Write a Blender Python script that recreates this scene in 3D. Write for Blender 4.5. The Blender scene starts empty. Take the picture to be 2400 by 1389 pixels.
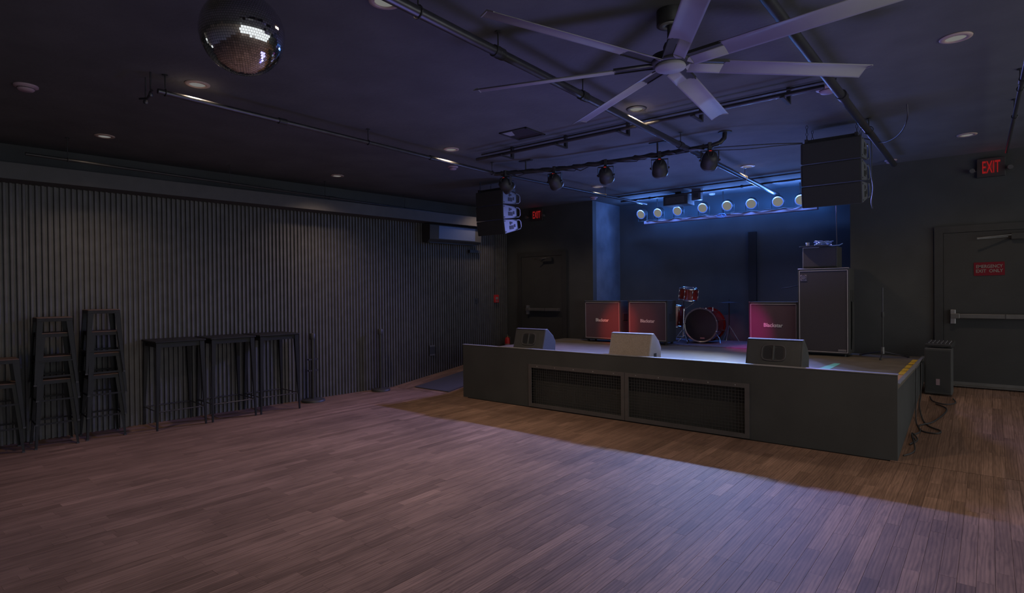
import bpy, math, random
from mathutils import Vector, Matrix, Euler
import numpy as np
random.seed(7)
SC = bpy.context.scene
COL = SC.collection
PI = math.pi
def R(d): return math.radians(d)

# ------------------------------------------------------------------ camera
cam = bpy.data.cameras.new('camera'); co = bpy.data.objects.new('camera', cam); COL.objects.link(co)
cam.sensor_width = 36.0; cam.sensor_fit = 'HORIZONTAL'; cam.lens = 20.4438; cam.clip_start = 0.05; cam.clip_end = 100
MX = [[0.7730139307578728, 0.6343145577467655, -0.009721352004114973],
      [-0.001740138997152551, -0.01320376152788463, -0.9999113123661444],
      [-0.6343866603031098, 0.772962290485144, -0.009102896101062954]]
r_, d_, f_ = [Vector(v) for v in MX]
u_ = -d_
co.matrix_world = Matrix(((r_.x, u_.x, -f_.x, 0), (r_.y, u_.y, -f_.y, 0), (r_.z, u_.z, -f_.z, 1.75), (0, 0, 0, 1)))
SC.camera = co
SC.view_settings.view_transform = 'Standard'; SC.view_settings.look = 'None'
SC.view_settings.gamma = 1.0; SC.view_settings.use_curve_mapping = False
SC.view_settings.exposure = 0.0
SC.cycles.use_denoising = True
SC.cycles.max_bounces = 8; SC.cycles.diffuse_bounces = 5; SC.cycles.glossy_bounces = 3
SC.cycles.sample_clamp_indirect = 1.5

# ------------------------------------------------------------------ world (added even fill, let in where the right wall is left out)
w = bpy.data.worlds.new('world'); SC.world = w; w.use_nodes = True
w.node_tree.nodes['Background'].inputs[0].default_value = (0.94, 0.98, 1.0, 1)
w.node_tree.nodes['Background'].inputs[1].default_value = 1.15

# ------------------------------------------------------------------ lights
DECK0 = 0.77
C_H = 3.547          # ceiling height
def spot(name, loc, target, power, color, size, blend=0.5, radius=0.05):
    l = bpy.data.lights.new(name, 'SPOT'); l.energy = power; l.color = color
    l.spot_size = R(size); l.spot_blend = blend; l.shadow_soft_size = radius
    o = bpy.data.objects.new(name, l); COL.objects.link(o); o.location = loc
    o.rotation_euler = (Vector(target) - Vector(loc)).to_track_quat('-Z', 'Y').to_euler()
    return o
def point(name, loc, power, color, radius=0.05):
    l = bpy.data.lights.new(name, 'POINT'); l.energy = power; l.color = color; l.shadow_soft_size = radius
    o = bpy.data.objects.new(name, l); COL.objects.link(o); o.location = loc
    return o
WARM = (1.0, 0.74, 0.52)
DOWN = [(-5.23, 2.16), (-7.715, 2.18), (-5.235, 5.20), (-7.715, 5.21), (-2.70, 5.26), (-2.73, 8.79), (-0.183, 5.29), (-0.20, 8.74), (-5.245, 8.75), (-2.88, 2.30), (-7.715, 8.75)]
DOWNP = [60, 48, 76, 62, 160, 50, 44, 32, 60, 80, 30]
for (x, y), p in zip(DOWN, DOWNP):
    spot('downlight_beam', (x, y, C_H - 0.03), (x, y, 0), p, WARM, 135, 0.9, 0.05)
PARX = [-5.38, -5.02, -4.62, -4.13, -3.68, -3.26, -2.82, -2.46]
PARZ = [3.285, 3.28, 3.28, 3.29, 3.285, 3.28, 3.27, 3.26]
PARC = [(0.36, 0.30, 1.0), (0.30, 0.33, 1.0), (0.25, 0.37, 1.0), (0.22, 0.41, 1.0), (0.21, 0.42, 1.0), (0.22, 0.40, 1.0), (0.28, 0.34, 1.0), (0.34, 0.30, 1.0)]
PARP = [1050, 1150, 1150, 900, 640, 520, 600, 600]
PARAIM = [-7.2, -5.9, -4.7, -3.6, -2.6, -1.6, -0.4, 0.9]
for x, z, c, p, ax in zip(PARX, PARZ, PARC, PARP, PARAIM):
    spot('stage_beam', (x, 10.58, z), (ax, 4.4, 0.0), p * 0.50, c, 64, 1.0, 0.05)
    point('added_spill', (x, 10.60, z + 0.02), 14.0, (0.12, 0.30, 1.0), 0.05)  # blue points added around the lamps, without fixtures, to imitate their spill
    point('added_spill', (x + 0.2, 10.94, z + 0.0), 2.5, (0.05, 0.24, 1.0), 0.05)  # added behind the lamps to brighten the alcove wall
# added area lights without fixtures, imitating bounce off deck and floor
def area(name, loc, sx, sy, power, color, up=True):
    l = bpy.data.lights.new(name, 'AREA'); l.shape = 'RECTANGLE'; l.size = sx; l.size_y = sy; l.energy = power; l.color = color
    o = bpy.data.objects.new(name, l); COL.objects.link(o); o.location = loc; o.rotation_euler = (PI if up else 0, 0, 0); l.spread = R(125); return o
area('deck_bounce_fill', (-3.2, 7.9, 0.80), 2.6, 0.5, 30, (0.20, 0.29, 1.0))
area('floor_bounce_fill', (-2.3, 4.4, 0.02), 2.6, 0.8, 22, (0.30, 0.29, 1.0))
spot('deck_fill', (-3.68, 10.58, 3.28), (-3.5, 7.5, DECK0), 200, (1.0, 0.93, 0.62), 44, 0.8, 0.05)  # added warm spot without a fixture, brightens the front of the deck
# red light from the front pipe onto the amplifiers
spot('red_beam', (-4.56, 6.85, 3.2), (-5.35, 9.7, 1.0), 400, (1.0, 0.10, 0.05), 15, 0.9, 0.04)
spot('red_beam', (-3.81, 6.85, 3.2), (-5.0, 9.7, 1.0), 90, (1.0, 0.22, 0.22), 15, 0.9, 0.04)
spot('magenta_beam', (-3.10, 6.85, 3.2), (-2.98, 9.6, 1.0), 420, (1.0, 0.02, 0.50), 16, 0.9, 0.04)
spot('red_beam', (-2.40, 6.85, 3.2), (-3.75, 10.3, 1.2), 90, (1.0, 0.12, 0.12), 16, 0.9, 0.04)

# ------------------------------------------------------------------ materials
def mat(name, color, rough=0.6, metal=0.0, var=0.0, scale=8.0, emit=None, estr=0.0, bump=0.0, bscale=40.0, coat=0.0, spec=0.5):
    m = bpy.data.materials.new(name); m.use_nodes = True; nt = m.node_tree; b = nt.nodes['Principled BSDF']
    b.inputs['Roughness'].default_value = rough; b.inputs['Metallic'].default_value = metal
    b.inputs['Base Color'].default_value = (*color, 1)
    b.inputs['Specular IOR Level'].default_value = spec
    if coat: b.inputs['Coat Weight'].default_value = coat
    tc = nt.nodes.new('ShaderNodeTexCoord')
    if var:
        n = nt.nodes.new('ShaderNodeTexNoise'); n.inputs['Scale'].default_value = scale; n.inputs['Detail'].default_value = 5
        nt.links.new(tc.outputs['Object'], n.inputs['Vector'])
        r = nt.nodes.new('ShaderNodeValToRGB')
        r.color_ramp.elements[0].position = 0.3; r.color_ramp.elements[1].position = 0.7
        r.color_ramp.elements[0].color = (*[c * (1 - var) for c in color], 1); r.color_ramp.elements[1].color = (*[min(1, c * (1 + var)) for c in color], 1)
        nt.links.new(n.outputs['Fac'], r.inputs['Fac']); nt.links.new(r.outputs['Color'], b.inputs['Base Color'])
    if bump:
        n2 = nt.nodes.new('ShaderNodeTexNoise'); n2.inputs['Scale'].default_value = bscale; n2.inputs['Detail'].default_value = 4
        nt.links.new(tc.outputs['Object'], n2.inputs['Vector'])
        bp = nt.nodes.new('ShaderNodeBump'); bp.inputs['Strength'].default_value = bump; bp.inputs['Distance'].default_value = 0.01
        nt.links.new(n2.outputs['Fac'], bp.inputs['Height']); nt.links.new(bp.outputs['Normal'], b.inputs['Normal'])
    if emit:
        b.inputs['Emission Color'].default_value = (*emit, 1); b.inputs['Emission Strength'].default_value = estr
    return m
M = {}
M['black_paint'] = mat('black_paint', (0.034, 0.034, 0.034), 0.7, var=0.12, scale=3, bump=0.1)
M['black_wall'] = mat('black_wall', (0.056, 0.058, 0.058), 0.75, var=0.15, scale=2, bump=0.15, bscale=60)
M['ceiling'] = mat('ceiling_paint', (0.125, 0.128, 0.130), 0.85, var=0.12, scale=2.2, bump=0.25, bscale=25, spec=0.2)
M['corrugated'] = mat('corrugated_steel', (0.11, 0.107, 0.110), 0.55, 0.2, var=0.15, scale=6, bump=0.05)
M['black_metal'] = mat('black_metal', (0.040, 0.040, 0.040), 0.5, 0.1, var=0.1)
M['gun_metal'] = mat('dark_gunmetal', (0.075, 0.072, 0.085), 0.35, 0.6, var=0.15)
M['pipe_black'] = mat('pipe_black', (0.042, 0.042, 0.043), 0.35, 0.2, var=0.15, scale=12)
M['pipe_steel'] = mat('painted_steel_pipe', (0.11, 0.11, 0.115), 0.33, 0.75, var=0.1, scale=12)
M['silver'] = mat('brushed_silver', (0.42, 0.41, 0.41), 0.35, 0.8, var=0.08)
M['dull_silver'] = mat('dull_silver', (0.17, 0.165, 0.16), 0.4, 0.5, var=0.1)
M['chrome'] = mat('chrome', (0.75, 0.74, 0.76), 0.12, 1.0)
M['fan_grey'] = mat('fan_grey', (0.34, 0.33, 0.34), 0.65, 0.0, var=0.03, spec=0.2)
M['stage_black'] = mat('stage_black_paint', (0.048, 0.050, 0.050), 0.8, var=0.15, scale=2)
M['stage_trim'] = mat('stage_trim', (0.085, 0.078, 0.080), 0.6, var=0.1)
M['lip'] = mat('stage_lip', (0.20, 0.20, 0.21), 0.5, var=0.15, scale=5)
M['mesh_wire'] = mat('mesh_wire', (0.075, 0.078, 0.076), 0.5, 0.4)
M['tolex'] = mat('black_tolex', (0.045, 0.045, 0.046), 0.7, bump=0.3, bscale=300)
M['grille_cloth'] = mat('grille_cloth', (0.115, 0.065, 0.080), 0.9, var=0.12, scale=200, bump=0.2, bscale=500)
M['bass_cloth'] = mat('bass_grille_cloth', (0.060, 0.052, 0.060), 0.95, var=0.15, scale=200)
M['piping'] = mat('grey_piping', (0.42, 0.38, 0.40), 0.5)
M['logo'] = mat('logo_white', (0.75, 0.72, 0.70), 0.5)
M['mon_black'] = mat('monitor_black', (0.068, 0.068, 0.066), 0.7, var=0.1, bump=0.2, bscale=200)
M['mon_side'] = mat('monitor_side', (0.085, 0.085, 0.11), 0.6, var=0.06)
M['mon_grille'] = mat('monitor_grille_tan', (0.33, 0.27, 0.22), 0.7, var=0.15, scale=60, bump=0.3, bscale=400)
M['mon_pale'] = mat('monitor_pale', (0.38, 0.38, 0.44), 0.6, var=0.06)
M['red_shell'] = mat('red_lacquer_shell', (0.20, 0.018, 0.012), 0.18, 0.1, var=0.4, scale=10, coat=0.6)
M['drum_head'] = mat('black_drum_head', (0.028, 0.030, 0.034), 0.3)
M['rug'] = mat('drum_rug', (0.16, 0.13, 0.17), 0.95, var=0.3, scale=14, bump=0.4, bscale=120)
M['red_plastic'] = mat('red_plastic', (0.50, 0.020, 0.025), 0.4)
M['red_sign'] = mat('red_sign', (0.16, 0.010, 0.020), 0.6, spec=0.2)
M['sign_white'] = mat('sign_white', (0.22, 0.20, 0.19), 0.5)
M['exit_red'] = mat('exit_letters', (0.02, 0.0, 0.0), 0.8, spec=0.0, emit=(1.0, 0.04, 0.045), estr=0.215)
M['red_led'] = mat('red_display', (0.3, 0.01, 0.01), 0.5, emit=(1.0, 0.06, 0.05), estr=0.30)
M['lamp_disc'] = mat('lamp_disc', (0.0, 0.0, 0.0), 0.5, spec=0.0, emit=(1.0, 0.99, 0.95), estr=0.17)
M['led_disc'] = mat('led_disc', (0.0, 0.0, 0.0), 0.5, spec=0.0, emit=(1.0, 1.0, 0.94), estr=0.175)
M['led_ring'] = mat('led_lens_edge', (0.05, 0.05, 0.08), 0.4, emit=(0.10, 0.22, 0.75), estr=0.16)
M['lamp_trim'] = mat('lamp_trim', (0.50, 0.38, 0.32), 0.4)
M['detector'] = mat('detector_plastic', (0.42, 0.30, 0.36), 0.5)
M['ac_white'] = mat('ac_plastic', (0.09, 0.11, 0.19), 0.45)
M['mirror'] = mat('mirror_tile', (0.80, 0.80, 0.80), 0.06, 1.0)
M['ball_core'] = mat('ball_core', (0.02, 0.02, 0.02), 0.8)
M['array_side'] = mat('array_side', (0.11, 0.12, 0.14), 0.5, var=0.05)
M['array_black'] = mat('array_grille_black', (0.042, 0.043, 0.043), 0.85, bump=0.3, bscale=300)
M['yellow_tape'] = mat('yellow_tape', (0.62, 0.40, 0.03), 0.5, var=0.2, scale=30)
M['peach_tape'] = mat('worn_board', (0.50, 0.26, 0.12), 0.6, var=0.2, scale=20)
M['green_tape'] = mat('green_tape', (0.16, 0.50, 0.34), 0.6)
M['rubber_mat'] = mat('rubber_mat', (0.045, 0.046, 0.058), 0.8, bump=0.4, bscale=150)
M['cable'] = mat('cable_rubber', (0.035, 0.035, 0.038), 0.5)
M['blue_cable'] = mat('blue_cable', (0.12, 0.22, 0.45), 0.4)
M['stool_steel'] = mat('stool_steel', (0.016, 0.016, 0.018), 0.45, 0.0, var=0.15, scale=9, spec=0.25)
M['stool_seat'] = mat('stool_seat_wood', (0.09, 0.055, 0.045), 0.5, var=0.2, scale=14)
M['bar_pale'] = mat('lighting_bar', (0.34, 0.28, 0.36), 0.6, var=0.08)
M['vent_white'] = mat('vent_grille', (0.34, 0.34, 0.38), 0.6)
M['vent_dark'] = mat('vent_dark', (0.030, 0.022, 0.028), 0.8)
M['gold'] = mat('worn_gold', (0.45, 0.30, 0.10), 0.4, 0.5)
M['label'] = mat('paper_label', (0.32, 0.22, 0.24), 0.7)

def deck_material():
    m = bpy.data.materials.new('stage_deck'); m.use_nodes = True; nt = m.node_tree; b = nt.nodes['Principled BSDF']
    tc = nt.nodes.new('ShaderNodeTexCoord'); n = nt.nodes.new('ShaderNodeTexNoise'); n.inputs['Scale'].default_value = 5; n.inputs['Detail'].default_value = 8
    nt.links.new(tc.outputs['Object'], n.inputs['Vector'])
    r = nt.nodes.new('ShaderNodeValToRGB'); r.color_ramp.elements[0].position = 0.35; r.color_ramp.elements[1].position = 0.75
    r.color_ramp.elements[0].color = (0.13, 0.11, 0.085, 1); r.color_ramp.elements[1].color = (0.19, 0.16, 0.125, 1)
    nt.links.new(n.outputs['Fac'], r.inputs['Fac']); nt.links.new(r.outputs['Color'], b.inputs['Base Color'])
    b.inputs['Roughness'].default_value = 0.42
    return m
M['deck'] = deck_material()

def wood_material():
    m = bpy.data.materials.new('oak_strip_floor'); m.use_nodes = True; nt = m.node_tree; L = nt.links; N = nt.nodes.new
    b = nt.nodes['Principled BSDF']
    geo = N('ShaderNodeNewGeometry'); at = N('ShaderNodeAttribute'); at.attribute_name = 'tint'
    # shift the grain of each board by its tint value
    comb = N('ShaderNodeCombineXYZ'); mul = N('ShaderNodeMath'); mul.operation = 'MULTIPLY'; mul.inputs[1].default_value = 37.0
    L.new(at.outputs['Fac'], mul.inputs[0]); L.new(mul.outputs[0], comb.inputs[0]); L.new(mul.outputs[0], comb.inputs[1])
    add = N('ShaderNodeVectorMath'); add.operation = 'ADD'; L.new(geo.outputs['Position'], add.inputs[0]); L.new(comb.outputs[0], add.inputs[1])
    mp = N('ShaderNodeMapping'); mp.inputs['Scale'].default_value = (26, 2.4, 1); L.new(add.outputs[0], mp.inputs['Vector'])
    n1 = N('ShaderNodeTexNoise'); n1.inputs['Scale'].default_value = 1.0; n1.inputs['Detail'].default_value = 6; n1.inputs['Distortion'].default_value = 1.4; L.new(mp.outputs[0], n1.inputs['Vector'])
    mp2 = N('ShaderNodeMapping'); mp2.inputs['Scale'].default_value = (14, 1.3, 1); L.new(add.outputs[0], mp2.inputs['Vector'])
    wv = N('ShaderNodeTexWave'); wv.wave_type = 'BANDS'; wv.bands_direction = 'X'; wv.inputs['Scale'].default_value = 1.0; wv.inputs['Distortion'].default_value = 9; wv.inputs['Detail'].default_value = 3; wv.inputs['Detail Scale'].default_value = 0.8
    L.new(mp2.outputs[0], wv.inputs['Vector'])
    n3 = N('ShaderNodeTexNoise'); n3.inputs['Scale'].default_value = 1.1; n3.inputs['Detail'].default_value = 5; L.new(geo.outputs['Position'], n3.inputs['Vector'])
    ramp = N('ShaderNodeValToRGB'); e = ramp.color_ramp.elements
    e[0].position = 0.0; e[0].color = (0.150, 0.092, 0.066, 1); e[1].position = 1.0; e[1].color = (0.320, 0.200, 0.148, 1)
    mid = ramp.color_ramp.elements.new(0.5); mid.color = (0.230, 0.143, 0.106, 1)
    L.new(at.outputs['Fac'], ramp.inputs['Fac'])
    def mixmul(a, fac_out, lo, hi, strength):
        mr = N('ShaderNodeMapRange'); mr.inputs['From Min'].default_value = lo; mr.inputs['From Max'].default_value = hi
        mr.inputs['To Min'].default_value = 1 - strength; mr.inputs['To Max'].default_value = 1.0 + strength * 0.25
        L.new(fac_out, mr.inputs['Value'])
        vm = N('ShaderNodeVectorMath'); vm.operation = 'SCALE'; L.new(a, vm.inputs[0]); L.new(mr.outputs[0], vm.inputs['Scale'])
        return vm.outputs[0]
    c = mixmul(ramp.outputs['Color'], n1.outputs['Fac'], 0.3, 0.65, 0.30)
    c = mixmul(c, wv.outputs['Fac'], 0.0, 0.6, 0.20)
    c = mixmul(c, n3.outputs['Fac'], 0.35, 0.6, 0.22)
    L.new(c, b.inputs['Base Color'])
    b.inputs['Roughness'].default_value = 0.62; b.inputs['Specular IOR Level'].default_value = 0.15
    bp = N('ShaderNodeBump'); bp.inputs['Strength'].default_value = 0.12; bp.inputs['Distance'].default_value = 0.004
    L.new(n1.outputs['Fac'], bp.inputs['Height']); L.new(bp.outputs['Normal'], b.inputs['Normal'])
    return m
M['wood'] = wood_material()
M['gap'] = mat('board_gap', (0.055, 0.036, 0.028), 0.9)

# ------------------------------------------------------------------ mesh helpers
class MB:
    def __init__(s): s.v = []; s.f = []; s.sm = []
    def add(s, vs, fs, smooth=False):
        n = len(s.v); s.v += [tuple(v) for v in vs]; s.f += [tuple(i + n for i in f) for f in fs]; s.sm += [smooth] * len(fs); return s
    def box(s, c, d, rot=None):
        x, y, z = d[0] / 2, d[1] / 2, d[2] / 2
        p = [Vector(q) for q in ((-x, -y, -z), (x, -y, -z), (x, y, -z), (-x, y, -z), (-x, -y, z), (x, -y, z), (x, y, z), (-x, y, z))]
        if rot:
            e = Euler(rot).to_matrix(); p = [e @ q for q in p]
        c = Vector(c)
        return s.add([q + c for q in p], [(0, 3, 2, 1), (4, 5, 6, 7), (0, 1, 5, 4), (1, 2, 6, 5), (2, 3, 7, 6), (3, 0, 4, 7)])
    def bb(s, a, b):
        return s.box([(a[i] + b[i]) / 2 for i in range(3)], [abs(b[i] - a[i]) for i in range(3)])
    def tube(s, pts, r, seg=8, cap=True, r2=None):
        pts = [Vector(p) for p in pts]; n = len(pts); rs = r if isinstance(r, (list, tuple)) else [r if r2 is None else r + (r2 - r) * i / (n - 1) for i in range(n)]
        up = None; vs = []
        for i, p in enumerate(pts):
            t = (pts[min(i + 1, n - 1)] - pts[max(i - 1, 0)]).normalized()
            if up is None:
                up = Vector((0, 0, 1)) if abs(t.z) < 0.9 else Vector((1, 0, 0))
            a = t.cross(up).normalized(); up = a.cross(t).normalized()
            for k in range(seg):
                th = 2 * PI * k / seg + PI / seg
                vs.append(p + a * (math.cos(th) * rs[i]) + up * (math.sin(th) * rs[i]))
        fs = [(i * seg + k, i * seg + (k + 1) % seg, (i + 1) * seg + (k + 1) % seg, (i + 1) * seg + k) for i in range(n - 1) for k in range(seg)]
        s.add(vs, fs, seg > 4)
        if cap:
            s.add(vs[:seg], [tuple(range(seg - 1, -1, -1))]); s.add(vs[-seg:], [tuple(range(seg))])
        return s
    def lathe(s, prof, c, axis='z', seg=24, caps=True, mtx=None):
        vs = []
        for (r, h) in prof:
            for k in range(seg):
                th = 2 * PI * k / seg
                vs.append(Vector((r * math.cos(th), r * math.sin(th), h)))
        if mtx is None:
            mtx = {'z': Matrix.Identity(3), 'x': Matrix(((0, 0, 1), (1, 0, 0), (0, 1, 0))), 'y': Matrix(((1, 0, 0), (0, 0, 1), (0, 1, 0)))}[axis]
        c = Vector(c); vs = [mtx @ v + c for v in vs]; n = len(prof)
        s.add(vs, [(i * seg + k, i * seg + (k + 1) % seg, (i + 1) * seg + (k + 1) % seg, (i + 1) * seg + k) for i in range(n - 1) for k in range(seg)], True)
        if caps:
            s.add(vs[:seg], [tuple(range(seg - 1, -1, -1))]); s.add(vs[-seg:], [tuple(range(seg))])
        return s
    def prism(s, poly, h0, h1, plane='xz'):
        # poly: 2D points; extruded along the remaining axis from h0 to h1
        def P(a, b, h): return {'xz': (a, h, b), 'xy': (a, b, h), 'yz': (h, a, b)}[plane]
        n = len(poly)
        vs = [P(a, b, h0) for a, b in poly] + [P(a, b, h1) for a, b in poly]
        return s.add(vs, [tuple(range(n)), tuple(range(2 * n - 1, n - 1, -1))] + [(i, (i + 1) % n, n + (i + 1) % n, n + i) for i in range(n)])
    def mesh(s, name, m, fix=True):
        me = bpy.data.meshes.new(name); me.from_pydata(s.v, [], s.f)
        if m: me.materials.append(m)
        me.polygons.foreach_set('use_smooth', s.sm)
        if fix:
            import bmesh
            bm = bmesh.new(); bm.from_mesh(me); bmesh.ops.recalc_face_normals(bm, faces=bm.faces); bm.to_mesh(me); bm.free()
        me.update()
        return me
    def build(s, name, m, parent=None, bevel=0, fix=True):
        o = bpy.data.objects.new(name, s.mesh(name, m, fix)); COL.objects.link(o)
        if parent: o.parent = parent
        if bevel:
            bv = o.modifiers.new('bevel', 'BEVEL'); bv.width = bevel; bv.segments = 2; bv.limit_method = 'ANGLE'; bv.angle_limit = R(40)
        return o
def tag(o, label=None, cat=None, group=None, kind=None):
    if label: o['label'] = label
    if cat: o['category'] = cat
    if group: o['group'] = group
    if kind: o['kind'] = kind
    return o
def thing(name, label, cat, loc=(0, 0, 0), rz=0.0, group=None):
    o = bpy.data.objects.new(name, None); COL.objects.link(o); o.location = loc; o.rotation_euler = (0, 0, rz)
    o.empty_display_size = 0.1
    return tag(o, label, cat, group)
def copy_tree(o, parent=None):
    c = o.copy(); COL.objects.link(c); c.parent = parent
    for ch in list(o.children): copy_tree(ch, c)
    return c
def place(first, used, loc, rz, label, group):
    r = first if not used else copy_tree(first)
    r.location = loc; r.rotation_euler = (0, 0, rz); r['label'] = label
    if group: r['group'] = group
    return r
def text_obj(name, s, size, m, parent, loc, rot, sx=1.0, extrude=0.003, offset=0.0, align='CENTER', shear=0.0):
    cu = bpy.data.curves.new(name, 'FONT'); cu.body = s; cu.size = size; cu.extrude = extrude; cu.offset = offset
    cu.align_x = align; cu.align_y = 'CENTER'; cu.shear = shear; cu.resolution_u = 3
    t = bpy.data.objects.new(name + '_c', cu); COL.objects.link(t)
    dg = bpy.context.evaluated_depsgraph_get(); dg.update()
    me = bpy.data.meshes.new_from_object(t.evaluated_get(dg)); bpy.data.objects.remove(t)
    me.materials.clear(); me.materials.append(m); me.name = name
    o = bpy.data.objects.new(name, me); COL.objects.link(o); o.parent = parent
    o.location = loc; o.rotation_euler = rot; o.scale = (sx, 1, 1)
    return o
def struct(name, mb, m, parent=None):
    o = mb.build(name, m, parent)
    if not parent: o['kind'] = 'structure'
    return o

# ------------------------------------------------------------------ geometry of the room
YF = 6.96            # stage front
YW = 10.03           # back wall
YA = 11.14           # back of the stage alcove
DECK = 0.77; LIP = 0.877
RS = 0.41 / (YW - 6.93)
def rampz(y): return max(0.0, (y - 6.93) * RS)
def wallx(y): return -8.88 + (y - 2.73) * (0.5 / 7.3)
WA = math.atan2(0.5, 7.3)     # the left wall leans this much off the room axis

# floor: a base slab, then the boards
fl = MB(); fl.bb((-9.6, -3.5, -0.12), (4.4, 6.93, -0.012))
fl.add([(-9.6, 6.93, -0.012), (4.4, 6.93, -0.012), (4.4, 11.4, rampz(11.4) - 0.012), (-9.6, 11.4, rampz(11.4) - 0.012), (-9.6, 6.93, -0.12), (4.4, 6.93, -0.12), (4.4, 11.4, -0.12), (-9.6, 11.4, -0.12)],
       [(0, 1, 2, 3), (7, 6, 5, 4), (3, 2, 6, 7), (0, 3, 7, 4), (1, 5, 6, 2)])
floor = struct('floor', fl, M['gap'])
PWID = 0.0893
boards = []
row = 0; x = -9.35
while x < 4.3:
    y = -3.2 - random.random() * 0.9
    while y < 6.92:
        ln = random.choice([0.32, 0.45, 0.6, 0.75, 0.9, 1.1, 1.3]) * random.uniform(0.85, 1.15)
        y1 = min(y + ln, 6.925)
        if y1 > 6.925 - 0.22: y1 = 6.925
        boards.append((x, y, y1, False)); y = y1
    if x < -6.7 or x > -0.85:
        y = 6.935
        while y < YW + 0.02:
            ln = random.choice([0.4, 0.6, 0.8, 1.0, 1.3]) * random.uniform(0.85, 1.15)
            y1 = min(y + ln, YW + 0.02)
            boards.append((x, y, y1, True)); y = y1
    x += PWID
def board_verts(b):
    x0, y0, y1, rp = b; g = 0.0009
    x1 = x0 + PWID - g; y1 = y1 - g
    x0 += g
    t = random.uniform(-0.0006, 0.0)
    za = rampz(y0) if rp else 0; zb = rampz(y1) if rp else 0
    return [(x0, y0, za - .011), (x1, y0, za - .011), (x1, y1, zb - .011), (x0, y1, zb - .011), (x0, y0, za + t), (x1, y0, za + t), (x1, y1, zb + t), (x0, y1, zb + t)]
BF = [(0, 3, 2, 1), (4, 5, 6, 7), (0, 1, 5, 4), (1, 2, 6, 5), (2, 3, 7, 6), (3, 0, 4, 7)]
def shows(b):   # how large a board shows from the camera; 0 when it is out of the picture
    p = Vector(((b[0] + PWID / 2), (b[1] + b[2]) / 2, 0)) - Vector((0, 0, 1.75))
    z = p.dot(f_)
    if z < 0.3: return 0
    u = p.dot(r_) / z * 1363; v = p.dot(d_) / z * 1363
    if abs(u) > 1260 or abs(v) > 730: return 0
    return (b[2] - b[1]) * 1.75 / z ** 3
def tint():
    return min(1, max(0, random.gauss(0.5, 0.15)))
order = sorted(boards, key=shows, reverse=True)
near = order[:296]; rest = order[296:]
for b in near:
    me = bpy.data.meshes.new('floor_board'); me.from_pydata(board_verts(b), [], BF); me.materials.append(M['wood'])
    a = me.attributes.new('tint', 'FLOAT', 'POINT'); tv = tint(); a.data.foreach_set('value', [tv] * 8)
    o = bpy.data.objects.new('floor_board', me); COL.objects.link(o); o.parent = floor
vs = []; fs = []; tv = []
for b in rest:
    n = len(vs); vs += board_verts(b); fs += [tuple(i + n for i in f) for f in BF]; tv += [tint()] * 8
me = bpy.data.meshes.new('far_floor_boards'); me.from_pydata(vs, [], fs); me.materials.append(M['wood'])
a = me.attributes.new('tint', 'FLOAT', 'POINT'); a.data.foreach_set('value', tv)
o = bpy.data.objects.new('far_floor_boards', me); COL.objects.link(o); o.parent = floor; o['kind'] = 'stuff'

struct('ceiling', MB().bb((-9.6, -3.5, C_H), (4.4, 11.5, C_H + 0.15)), M['ceiling'])

# left wall: plain backing, corrugated steel panels on it
def wl(y, off=0.0, z=0.0):   # a point on the left wall at depth y, off metres in front of it
    return (wallx(y) + off * math.cos(WA), y - off * math.sin(WA), z)
wb = MB()
a0 = wl(-3.0); a1 = wl(YW + 0.05); b0 = wl(-3.0, -0.15); b1 = wl(YW + 0.05, -0.15)
wb.add([(a0[0], a0[1], -0.1), (a1[0], a1[1], -0.1), (b1[0], b1[1], -0.1), (b0[0], b0[1], -0.1), (a0[0], a0[1], C_H), (a1[0], a1[1], C_H), (b1[0], b1[1], C_H), (b0[0], b0[1], C_H)], BF)
wall_left = struct('wall_left', wb, M['black_wall'])
PITCH = 0.0593; NR = 14
pm = MB()
prof = []
for k in range(NR):
    for (u, h) in ((0, 0), (0.42, 0.0), (0.50, 0.030), (0.68, 0.032), (0.92, 0.030)):
        prof.append(((k + u) * PITCH, h))
prof.append((NR * PITCH, 0))
pv = []; pf = []
for (u, h) in prof: pv += [(h + 0.004, u, 0.0), (h + 0.004, u, 3.12)]
for i in range(len(prof) - 1): pf.append((2 * i, 2 * i + 2, 2 * i + 3, 2 * i + 1))
n0 = len(pv)
for (u, h) in prof: pv += [(0.001, u, 0.0), (0.001, u, 3.12)]
for i in range(len(prof) - 1): pf.append((n0 + 2 * i + 1, n0 + 2 * i + 3, n0 + 2 * i + 2, n0 + 2 * i))
for i in range(len(prof) - 1):
    pf.append((2 * i + 1, 2 * i + 3, n0 + 2 * i + 3, n0 + 2 * i + 1)); pf.append((2 * i, n0 + 2 * i, n0 + 2 * i + 2, 2 * i + 2))
panel = bpy.data.meshes.new('corrugated_panel'); panel.from_pydata(pv, [], pf); panel.materials.append(M['corrugated'])
y = YW - 0.02 - 14 * NR * PITCH
for k in range(14):
    o = bpy.data.objects.new('corrugated_panel', panel); COL.objects.link(o); o.parent = wall_left
    o.location = wl(y, 0.0, -0.004 if y < 6.0 else rampz(y) - 0.05)
    if y >= 6.0: o.scale = (1, 1, (3.10 - o.location.z) / 3.12)
    o.rotation_euler = (0, 0, -WA); y += NR * PITCH

# the ledge that runs along the top of the steel
tb = MB()
p0, p1, q0, q1 = wl(-2.0, 0.0), wl(YW, 0.0), wl(-2.0, 0.36), wl(YW, 0.36)
tb.add([(p0[0], p0[1], 3.085), (q0[0], q0[1], 3.085), (q1[0], q1[1], 3.085), (p1[0], p1[1], 3.085), (p0[0], p0[1], 3.27), (q0[0], q0[1], 3.27), (q1[0], q1[1], 3.27), (p1[0], p1[1], 3.27)], BF)
o = struct('trim_1', tb, mat('ledge_paint', (0.085, 0.082, 0.085), 0.6, var=0.08)); o['label'] = 'long black boxed ledge above the corrugated steel wall'

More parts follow.
